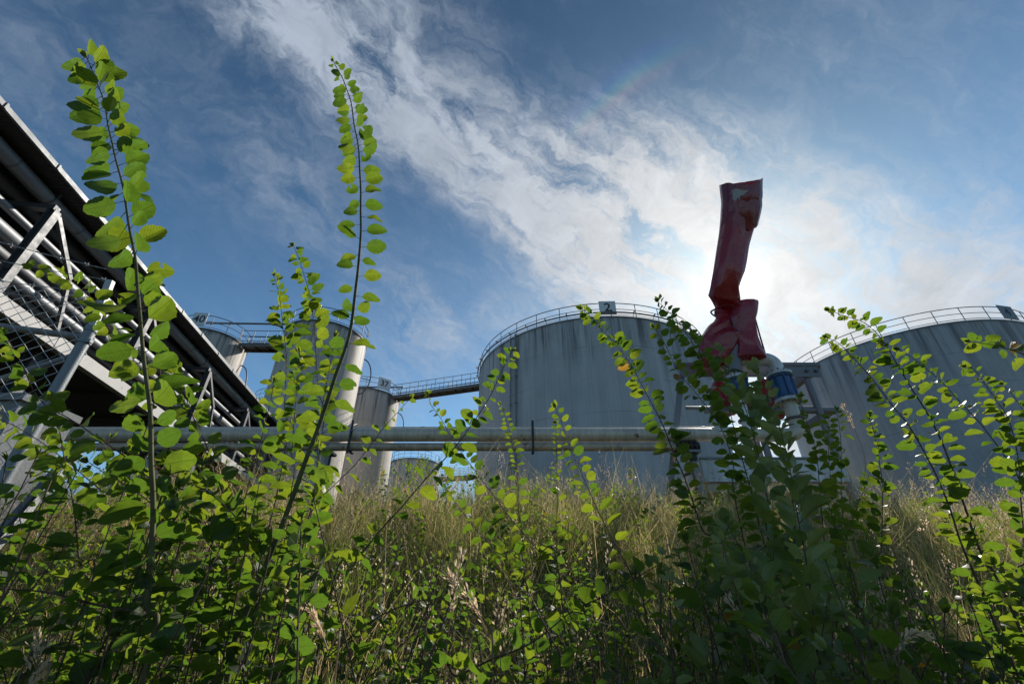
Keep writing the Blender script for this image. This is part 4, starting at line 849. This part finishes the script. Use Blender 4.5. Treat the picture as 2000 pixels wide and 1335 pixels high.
HERO = [
 ("tallest bent stem with big round leaves, rising past the pipe bridge roof", [(284,1320),(290,1180),(298,1000),(296,900),(288,780),(272,600),(252,430),(226,310),(207,220),(190,165),(168,110)], 1.0,.8, 59,22, dict(start=.33, stem='stem_green', r0=.0085, tip=.95, asc=.0, jit=.42, ratio=.72, side_bias=1.5, spread=.62, var=(.72, 1.12), shrink=.9, tint=(.0,.8), pet=(.16,.34))),
 ("tall upright stem with paired dark leaves and bare tip against the white cloud", [(440,1335),(470,1230),(530,1080),(590,920),(625,830),(650,760),(680,660),(697,560),(705,440),(703,330),(690,225),(672,160),(652,118)], 1.15,1.0, 40,24, dict(start=.22, stem='stem_green', r0=.0095, tip=.35, asc=.05, jit=.38, ratio=.69, side_bias=1.7, spread=.5, shrink=.90, var=(.72, 1.12), tint=(.0,.8), pet=(.18,.36))),
 ("thin shoot of small crowded leaves in front of the sign 41", [(625,890),(622,760),(618,680),(608,590),(590,520),(572,478)], 1.5,1.45, 31,11, dict(r0=.004)),
 ("thin shoot of small crowded leaves over the footbridge of tank 40", [(552,910),(556,800),(560,700),(552,620),(541,560),(535,538)], 1.5,1.45, 31,11, dict(r0=.004)),
 ("light green young shoot in front of the lower wall of tank 41", [(560,1010),(568,880),(577,780),(583,710),(585,686)], 1.4,1.35, 28,13, dict(r0=.003, tint=(.5,.97))),
 ("leafy shoot standing just beside the foot of tank 41", [(479,974),(506,872),(518,821),(530,779),(536,742)], 1.2,1.15, 36,17, dict(r0=.004)),
 ("short shoot hugging the tall paired-leaf stem", [(610,1000),(618,900),(629,800),(645,700),(652,655)], 1.4,1.35, 31,14, dict(r0=.0035)),
 ("slanting branch reaching from the clump towards the tallest stem", [(520,1110),(497,1060),(464,1010),(410,962),(368,944),(330,925)], 1.05,.95, 46,19, dict(r0=.004)),
 ("upright dark branch beside the far brackets of the pipe bridge", [(470,1060),(445,990),(415,900),(385,830),(360,770),(340,735),(327,722)], 1.15,1.1, 43,18, dict(r0=.0055)),
 ("twig with small bright leaves over the lower pipes of the bridge", [(300,800),(255,705),(221,655),(200,610),(170,570),(110,532),(58,522)], 1.25,1.2, 31,15, dict(r0=.003, tint=(.45,.96))),
 ("long branch reaching up across the chain link mesh", [(320,945),(250,895),(187,850),(135,816),(90,790),(62,755),(40,705),(22,670),(6,648)], 1.05,1.0, 36,19, dict(r0=.004)),
 ("reddish upright stem beside the leaning steel strut", [(158,1190),(153,1098),(148,1020),(133,930),(122,870),(113,825),(106,795)], 1.1,1.05, 42,22, dict(r0=.0045)),
 ("low horizontal twig of pale leaves crossing near the tallest stem's foot", [(282,1196),(200,1180),(120,1160),(40,1150),(-40,1143)], .95,.95, 36,22, dict(r0=.003, root=False, start=.15)),
 ("dark branch slanting up behind the tallest stem", [(350,1060),(310,1000),(265,960),(208,925),(170,900)], 1.2,1.15, 42,20, dict(r0=.004)),
 ("slanting twig to the right of the tallest stem above the yellow leaf", [(430,1070),(391,1020),(336,965),(300,938),(270,915)], 1.1,1.0, 40,20, dict(r0=.0035)),
 ("low stem with large lit leaves between the two tall stems", [(345,1335),(368,1275),(394,1210),(420,1144),(450,1076),(466,1040)], .95,1.0, 58,30, dict(r0=.0045)),
 ("dark upright branch under the clump right of the paired-leaf stem", [(530,1193),(563,1095),(589,1036),(608,985),(622,950)], 1.3,1.25, 38,20, dict(r0=.004)),
 ("thin twig with sparse leaves leaning towards the sign 37", [(572,1090),(605,992),(650,950),(695,905),(749,836),(780,803),(803,775)], 1.25,1.3, 25,26, dict(r0=.003, tint=(.5,.97))),
 ("long curved twig sweeping up to the left wall of tank 2", [(640,1180),(690,1105),(740,1040),(790,985),(840,925),(890,870),(925,825),(955,780),(980,730),(995,700),(1003,682)], 1.15,1.2, 34,17, dict(r0=.0045, stem='stem_green', start=.3)),
 ("twig leaning left under the footbridge of tank 37", [(1095,1133),(1050,1072),(999,1013),(960,959),(927,914),(903,884),(880,850),(860,815),(842,790),(835,768)], 1.5,1.45, 27,14, dict(r0=.004)),
 ("brown twig leaning left over the dry grass crest", [(1030,1150),(972,1076),(930,1034),(894,986),(870,947),(856,915)], 1.5,1.45, 27,15, dict(r0=.0035)),
 ("fine upright twig with tiny leaves near the drain pipe of tank 2", [(1020,1080),(1014,998),(1011,935),(1005,884),(996,842),(987,812),(978,788)], 1.9,1.9, 18,11, dict(r0=.0022, tint=(.4,.97))),
 ("very thin straight twig just right of the pipe clamp", [(1086,1090),(1088,995),(1087,920),(1087,866),(1085,825)], 1.9,1.9, 18,12, dict(r0=.002)),
 ("single leaning shoot with a round glowing leaf below the big pipe", [(1255,1170),(1235,1130),(1200,1060),(1170,1000),(1150,955),(1125,900),(1108,860),(1095,820),(1085,795)], 1.35,1.3, 31,17, dict(r0=.004, tint=(.35,.97))),
 ("dense narrow shoot leaning left in front of the sign 2", [(1420,1130),(1370,1030),(1335,930),(1310,870),(1290,820),(1265,770),(1235,715),(1205,675),(1175,640),(1150,612),(1136,602)], 1.5,1.4, 31,8.5, dict(r0=.0055, start=.15)),
 ("dense shoot leaning left beside the red tarpaulin bag", [(1470,970),(1440,860),(1420,790),(1395,740),(1375,700),(1350,665),(1320,625),(1297,600),(1283,589)], 1.6,1.5, 31,9, dict(r0=.0045)),
 ("looser shoot between the two dense leaning shoots", [(1440,990),(1433,920),(1411,842),(1362,771),(1325,722),(1297,670),(1276,640)], 1.65,1.6, 28,13, dict(r0=.004)),
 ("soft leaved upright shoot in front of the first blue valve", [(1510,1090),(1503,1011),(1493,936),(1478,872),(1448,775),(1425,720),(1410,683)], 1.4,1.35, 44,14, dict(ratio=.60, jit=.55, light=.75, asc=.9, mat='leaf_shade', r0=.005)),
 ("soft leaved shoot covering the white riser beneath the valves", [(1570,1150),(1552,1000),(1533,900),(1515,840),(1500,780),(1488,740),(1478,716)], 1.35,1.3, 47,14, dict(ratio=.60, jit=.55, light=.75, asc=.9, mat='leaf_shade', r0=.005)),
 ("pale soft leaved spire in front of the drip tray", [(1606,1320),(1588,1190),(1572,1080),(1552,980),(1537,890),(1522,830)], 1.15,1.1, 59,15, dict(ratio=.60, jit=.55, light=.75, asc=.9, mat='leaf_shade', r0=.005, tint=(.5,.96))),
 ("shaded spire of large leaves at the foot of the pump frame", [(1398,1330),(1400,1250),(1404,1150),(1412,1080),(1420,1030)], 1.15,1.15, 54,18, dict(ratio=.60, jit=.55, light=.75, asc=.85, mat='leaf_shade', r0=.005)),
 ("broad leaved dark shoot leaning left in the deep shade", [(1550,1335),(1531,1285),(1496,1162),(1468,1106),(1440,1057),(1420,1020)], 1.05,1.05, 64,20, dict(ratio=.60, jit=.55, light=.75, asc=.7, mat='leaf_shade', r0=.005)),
 ("upright shoot with bright leaves under the right elbow of the big pipe", [(1618,1200),(1614,1128),(1607,1020),(1597,919),(1587,862),(1573,814),(1562,774)], 1.6,1.6, 27,13, dict(asc=.5, r0=.004, tint=(.45,.97))),
 ("slim shoot right beside the leaning frame post", [(1655,1090),(1645,1000),(1643,900),(1640,840),(1636,800)], 1.8,1.8, 24,13, dict(asc=.5, r0=.0035)),
 ("small bright shoot between the frame post and the dry grass", [(1625,1010),(1622,930),(1618,870),(1622,815)], 1.75,1.75, 24,13, dict(asc=.5, r0=.003, tint=(.5,.97))),
 ("dark twig leaning right above the grass near tank 4", [(1620,1130),(1648,1060),(1670,1000),(1690,950),(1700,915)], 1.7,1.7, 27,14, dict(r0=.0035)),
 ("upright shoot in front of tank 4 with pale bud at the tip", [(1724,1160),(1722,1067),(1722,955),(1716,898),(1707,842),(1697,808)], 1.6,1.6, 27,9.5, dict(asc=.5, r0=.004)),
 ("longest leaning stem crossing tank 4 up to its railing", [(1965,1170),(1918,1078),(1885,992),(1855,898),(1821,823),(1780,756),(1750,707),(1724,666),(1690,632),(1649,616),(1620,605)], 1.5,1.4, 30,9, dict(r0=.0065, tint=(.35,.97))),
 ("leaning stem with narrow tip just below the longest one on tank 4", [(1920,1160),(1881,1067),(1847,973),(1821,910),(1780,835),(1742,790),(1705,741),(1675,707),(1641,674),(1613,659)], 1.5,1.4, 28,8.5, dict(r0=.006, tint=(.35,.97))),
 ("sparse leaning stem over the plain middle of tank 4", [(2040,1040),(1978,917),(1930,846),(1885,797),(1840,745),(1798,711),(1772,692),(1756,682)], 1.6,1.55, 28,12, dict(r0=.0045, tint=(.3,.97))),
 ("yellowing leaning stem near the photo edge under the sign 4", [(2005,1180),(1999,1090),(1997,1003),(1990,917),(1975,827),(1948,782),(1926,752),(1905,725),(1884,716)], 1.5,1.45, 29,9, dict(r0=.005, tint=(.4,.975))),
 ("horizontal leafy tip entering below the sign 4", [(2090,790),(2050,730),(2005,695),(1956,679),(1922,671),(1890,668)], 1.5,1.5, 28,13, dict(r0=.004, root=False, tint=(.4,.96))),
 ("small twig at the photo edge in front of tank 4", [(2060,960),(2030,880),(2000,805),(1975,767),(1956,748)], 1.55,1.55, 24,13, dict(r0=.003, tint=(.4,.96))),
 ("low dark branch with hanging round leaves in front of the dry grass", [(830,1335),(890,1322),(960,1290),(1030,1258),(1110,1195),(1180,1165),(1240,1130),(1290,1100)], .95,1.05, 50,30, dict(r0=.0045, start=.1, light=.7)),
 ("low arching twig with silvery leaf backs in the bottom thicket", [(590,1320),(640,1280),(690,1240),(760,1195),(830,1170),(900,1165),(930,1166)], 1.0,1.1, 38,20, dict(r0=.0035)),
 ("bright low sapling at the bottom corner under tank 4", [(1960,1335),(1950,1260),(1935,1200),(1915,1150)], 1.2,1.25, 42,20, dict(r0=.004, tint=(.4,.97))),
 ("low leafy sprig below the longest leaning stem", [(1800,1335),(1790,1260),(1770,1190),(1760,1140)], 1.3,1.35, 36,18, dict(r0=.0035, asc=.5)),
 ("long sagging twig along the left edge above the strut", [(260,1010),(200,960),(130,900),(60,850),(0,818),(-40,800)], 1.25,1.2, 36,19, dict(r0=.0035)),
]
for i, (lab, pts, Y0, Y1, lp_, sp_, kw) in enumerate(HERO): shoot(lab, pts, Y0, Y1, lp_, sp_, 100 + i, **kw)

# ------------------------------------------------------------------ undergrowth (no one could count it)
def undergrowth():
    rnd = random.Random(5); lv = Leaves(); stm = MB(); lv2 = Leaves()
    def limit(x): return np.interp(x, [-200, 0, 250, 420, 600, 720, 850, 1000, 1200, 1300, 1420, 1600, 1700, 1850, 2000, 2200], [870, 850, 845, 900, 930, 1030, 1075, 1090, 1075, 1020, 1000, 1030, 1090, 1130, 1080, 1080])
    n = 0
    while n < 560:
        px = rnd.uniform(-260, 2260); Y = rnd.uniform(.8, 3.0) if px < 760 else rnd.uniform(.85, 2.4)
        if 640 < px < 1300 and rnd.random() < .30: continue
        ty = rnd.uniform(limit(px), 1400); tip = PY(px, ty, Y); bx = tip[0] + rnd.gauss(0, .18); by = Y + rnd.gauss(0, .12); g = float(ground_z(bx, by))
        if tip[2] < g + .12: continue
        b0 = np.array([bx, by, g - .02]); mid = (b0 + tip) / 2 + np.array([rnd.gauss(0, .05), rnd.gauss(0, .05), .05])
        P = catmull([b0, mid, tip], 6); shade = px > 1280 and px < 1720
        kind = rnd.random(); big = (.020 + .045 * rnd.random() ** 1.6) * (.72 if 640 < px < 1300 else 1.3 if px < 560 else 1.1)
        grow(P, big * (1.25 if kind < .3 else 1), big * rnd.uniform(.42, .75), lv2 if shade and rnd.random() < .6 else lv, stm, .0035, .001, rnd, rnd.uniform(.1, .45), .6 if shade else rnd.uniform(0, .5), .95, .46 if kind < .3 else .74, (.0, .42) if rnd.random() < .78 else (.3, .97), .6, 1.0, rnd.uniform(.25, .8)); n += 1  # mostly dark tints: old leaves, with thicket shade also put into their colour
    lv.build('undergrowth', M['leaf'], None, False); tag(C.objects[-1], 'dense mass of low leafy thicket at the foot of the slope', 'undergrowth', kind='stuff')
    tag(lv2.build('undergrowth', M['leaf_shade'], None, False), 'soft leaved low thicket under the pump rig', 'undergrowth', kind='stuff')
    tag(stm.build('undergrowth_twigs', M['stem_brown'], None, 0), 'tangled brown twigs of the low thicket', 'undergrowth', kind='stuff')
    dead = MB()
    for _ in range(170):
        x = rnd.uniform(-1.3, 1.5); Y = rnd.uniform(.8, 2.6); x *= Y * .9 + .3; g = float(ground_z(x, Y)); L = rnd.uniform(.35, .95); ax_ = rnd.gauss(0, .4); ay = rnd.gauss(0, .25)
        P = catmull([np.array([x, Y, g - .02]), np.array([x + ax_ * L * .4, Y + ay * L * .4, g + L * .55]), np.array([x + ax_ * L, Y + ay * L, g + L * rnd.uniform(.7, .95)])], 5); dead.tube(P, np.linspace(.0028, .0008, len(P)), 5)
        for k in range(rnd.randint(1, 4)):
            i = rnd.randint(3, len(P) - 2); d = np.array([rnd.gauss(0, .1), rnd.gauss(0, .1), rnd.uniform(.02, .14)]); dead.tube([P[i], P[i] + d * .5 + (0, 0, .01), P[i] + d], [.0013, .001, .0006], 4)
    tag(dead.build('dead_twigs', M['stem_brown'], None, 0), 'bare dead twigs standing in the low thicket', 'undergrowth', kind='stuff')
    # small yellow-green brambles among the grass of the bank
    lv = Leaves()
    stm = MB()
    for _ in range(430):
        Y = rnd.uniform(2.0, 5.4); x = rnd.uniform(-1.25, 1.3) * Y; g = float(ground_z(x, Y)); h = rnd.uniform(.25, .6) * (1.25 if x < -.5 else .9)
        P = catmull([np.array([x, Y, g]), np.array([x + rnd.gauss(0, .05), Y, g + h * .6]), np.array([x + rnd.gauss(0, .16), Y + rnd.gauss(0, .08), g + h])], 5)
        grow(P, rnd.uniform(.028, .05), rnd.uniform(.022, .035), lv, stm, .0025, .001, rnd, .2, .2, .6, .75, (.2, .982), .6)
    tag(lv.build('bramble', M['leaf'], None, False), 'yellow green bramble leaves scattered through the bank grass', 'bramble', kind='stuff')
    tag(stm.build('bramble_twigs', M['stem_brown'], None, 0), 'thin bramble twigs on the grass bank', 'bramble', kind='stuff')
undergrowth()

# ------------------------------------------------------------------ grass and seed heads
def grass(name, label, N, yr, hmean, hsd, dry, width, seed, lean=.35, xk=1.35):
    r = np.random.default_rng(seed); K = max(60, N // 55); ty = yr[0] + (yr[1] - yr[0]) * r.random(K) ** .8; tx = (r.random(K) * 2 - 1) * xk * np.maximum(ty, 1.2)
    q = r.integers(0, K, N); sp = r.uniform(.03, .16, K)[q]; X = tx[q] + r.normal(0, 1, N) * sp; Y = np.maximum(ty[q] + r.normal(0, 1, N) * sp, .75)
    th = np.clip(r.normal(1, .33, K), .35, 1.9)[q]; thue = r.normal(0, .26, K)[q]; tlx = r.normal(0, .28, K)[q]; tly = r.normal(0, .2, K)[q]
    Z = ground_z(X, Y) - .01; h = np.clip(r.normal(hmean, hsd, N), .08, 2.0) * th
    a = r.random(N) * 2 * np.pi; ln = np.abs(r.normal(0, lean, N)); dx, dy = np.cos(a) * ln + tlx, np.sin(a) * ln + tly; wa = r.random(N) * np.pi; wx, wy = np.cos(wa), np.sin(wa) * .5
    t = np.array([0, .35, .7, 1.0]); wd = width * (1 - t * .92)
    Cn = np.stack([X[:, None] + dx[:, None] * h[:, None] * t ** 2, Y[:, None] + dy[:, None] * h[:, None] * t ** 2, Z[:, None] + h[:, None] * t * (1 - .25 * (ln ** 1)[:, None] * t)], -1)
    o = np.stack([wx[:, None] * wd, wy[:, None] * wd, np.zeros((N, 4))], -1); V = np.stack([Cn - o, Cn + o], 2).reshape(-1, 3)
    F = np.array([(0, 1, 3, 2), (2, 3, 5, 4), (4, 5, 7, 6)]); faces = (F[None] + (np.arange(N) * 8)[:, None, None]).reshape(-1, 4)
    patch = .5 + .5 * np.sin(X * 1.3 + 2 * np.sin(Y * 1.1 + X * .4)); k = np.clip(dry + .35 * (patch - .5) + thue + r.normal(0, .16, N), 0, 1)
    tag(mesh_np(name, V, faces, M['grass'], None, np.repeat(k, 8)), label, 'grass', kind='stuff')
grass('dry_grass', 'straw coloured dry grass covering the crest of the bank', 80000, (3.2, 7.4), .28, .13, .60, .0022, 1, .6)
grass('green_grass', 'green grass growing on the shaded slope', 74000, (1.0, 5.8), .29, .12, .30, .0026, 2, .5)
grass('thatch', 'flattened straw thatch lying over the slope', 36000, (1.2, 6.8), .24, .09, .66, .0018, 3, 1.1)
def seed_heads(N, yr, h, seed, xk=1.3):
    rnd = random.Random(seed); st_ = MB(); V = []; Fc = []; tn = []
    for _ in range(N):
        Y = rnd.uniform(*yr); x = rnd.uniform(-xk, xk) * Y; g = float(ground_z(x, Y)); H_ = max(.3, rnd.gauss(h, h * .22)); a = rnd.gauss(0, .16); b_ = rnd.gauss(0, .10)
        P = np.array([(x + a * H_ * q * q, Y + b_ * H_ * q * q, g + H_ * q) for q in (0, .3, .6, .85, 1)]); st_.tube(P, [.0016, .0014, .0011, .0009, .0006], 3, cap=False)
        hl = rnd.uniform(.08, .17); k = rnd.randint(18, 34); tdir = P[-1] - P[-2]; tdir /= np.linalg.norm(tdir); open_ = rnd.uniform(.10, .5); kk = rnd.random()
        for j in range(k):
            q = j / k; p = P[-1] - tdir * hl * (1 - q) * 1.0; o = np.array([rnd.gauss(0, 1), rnd.gauss(0, 1), rnd.gauss(.3, .5)]); o /= np.linalg.norm(o); c = p + o * hl * open_ * (1 - q * .8) * rnd.uniform(.2, .7)
            d = tdir * .8 + o * .5; d /= np.linalg.norm(d); w = np.cross(d, (rnd.gauss(0, 1), rnd.gauss(0, 1), rnd.gauss(0, 1))); w /= np.linalg.norm(w) + 1e-6; L = rnd.uniform(.007, .013); i0 = len(V)
            V += [c, c + d * L * .5 + w * .0022, c + d * L, c + d * L * .5 - w * .0022]; Fc.append((i0, i0 + 1, i0 + 2, i0 + 3)); tn += [kk] * 4
    return st_, np.array(V), np.array(Fc), np.array(tn)
S_, V_, F_, T_ = seed_heads(1300, (3.0, 6.8), .56, 8); S2, V2, F2, T2 = seed_heads(330, (.85, 2.8), .66, 9, 1.1)
st_ = MB(); st_.v = S_.v + S2.v; st_.f = S_.f + [tuple(i + S_.n for i in f) for f in S2.f]; st_.uv = S_.uv + S2.uv; st_.sm = S_.sm + S2.sm
tag(st_.build('grass_stalks', M['seed'], None, 0), 'thin dry grass stalks standing above the bank', 'grass', kind='stuff')
tag(mesh_np('seed_heads', np.vstack([V_, V2]), np.vstack([F_, F2 + len(V_)]), M['seed'], None, np.r_[T_, T2]), 'pale feathery seed heads above the dry grass', 'grass', kind='stuff')

# a few single stalks that stand out close to the camera
def plume(label, pts, Y, hl, seed):
    rnd = random.Random(seed); P = [PY(x, y, Y) for x, y in pts]; g = float(ground_z(P[0][0], P[0][1])); P = [np.array([P[0][0], P[0][1] + .03, min(g, P[0][2]) - .02])] + P; P = catmull(P, 6)
    t = thing('grass_stalk', label, 'grass stalk', P[0]); b = MB().tube(P, np.linspace(.0019, .0007, len(P)), 5); b.build('stalk', M['seed'], t, 0)
    D = np.r_[0, np.cumsum(np.linalg.norm(np.diff(P, axis=0), axis=1))]; V = []; F = []; kk = rnd.random()
    for j in range(95):
        q = rnd.random(); sx = D[-1] - hl * q; p = np.array([np.interp(sx, D, P[:, k]) for k in range(3)]); i = min(len(P) - 2, int(np.searchsorted(D, sx))); tg = P[i + 1] - P[i]; tg /= np.linalg.norm(tg)
        o = np.array([rnd.gauss(0, 1), rnd.gauss(0, 1), rnd.gauss(-.2, 1)]); o /= np.linalg.norm(o); c = p + o * hl * .13 * math.sin(math.pi * min(1, q + .12)) * rnd.random(); d = tg + o * .5; d /= np.linalg.norm(d)
        w = np.cross(d, (rnd.gauss(0, 1), rnd.gauss(0, 1), rnd.gauss(0, 1))); w /= np.linalg.norm(w) + 1e-6; L = rnd.uniform(.008, .015); n0 = len(V)
        V += [c, c + d * L * .5 + w * .0020, c + d * L, c + d * L * .5 - w * .0020]; F.append((n0, n0 + 1, n0 + 2, n0 + 3))
    mesh_np('seed_head', np.array(V) - origin_of(t), np.array(F), M['seed'], t, np.full(len(V), kk))
plume('arching straw stalk with a drooping head between the two tall stems and the dry bank', [(652, 1335), (640, 1270), (618, 1215), (592, 1180), (566, 1160)], .85, .10, 1)
plume('upright straw stalk with a thin head low in the middle of the dry bank', [(868, 1335), (874, 1250), (888, 1160), (903, 1080)], 1.0, .12, 2)
plume('bent straw stalk with a ragged head crossing the low dark branch', [(962, 1330), (950, 1240), (926, 1180), (890, 1140), (872, 1118)], .95, .11, 3)
plume('pale pinkish grass plume in the lower corner below the steel strut', [(62, 1400), (66, 1335), (74, 1285), (70, 1240)], .85, .12, 4)
plume('leaning pale plume beside the foot of the tallest bent stem', [(20, 1360), (60, 1290), (100, 1245), (118, 1210)], .9, .11, 5)
plume('long straw stalk leaning left in the shade under the pump frame', [(1545, 1335), (1500, 1270), (1455, 1210), (1420, 1165)], .95, .10, 6)
plume('curved grey stalk in the shade near the bright low sapling', [(1742, 1335), (1745, 1290), (1760, 1255), (1790, 1235), (1812, 1240)], .95, .08, 7)
plume('tall thin stalk with a feathery head standing in front of tank 4', [(1700, 1010), (1690, 900), (1670, 840), (1652, 800), (1646, 788)], 2.2, .14, 8)
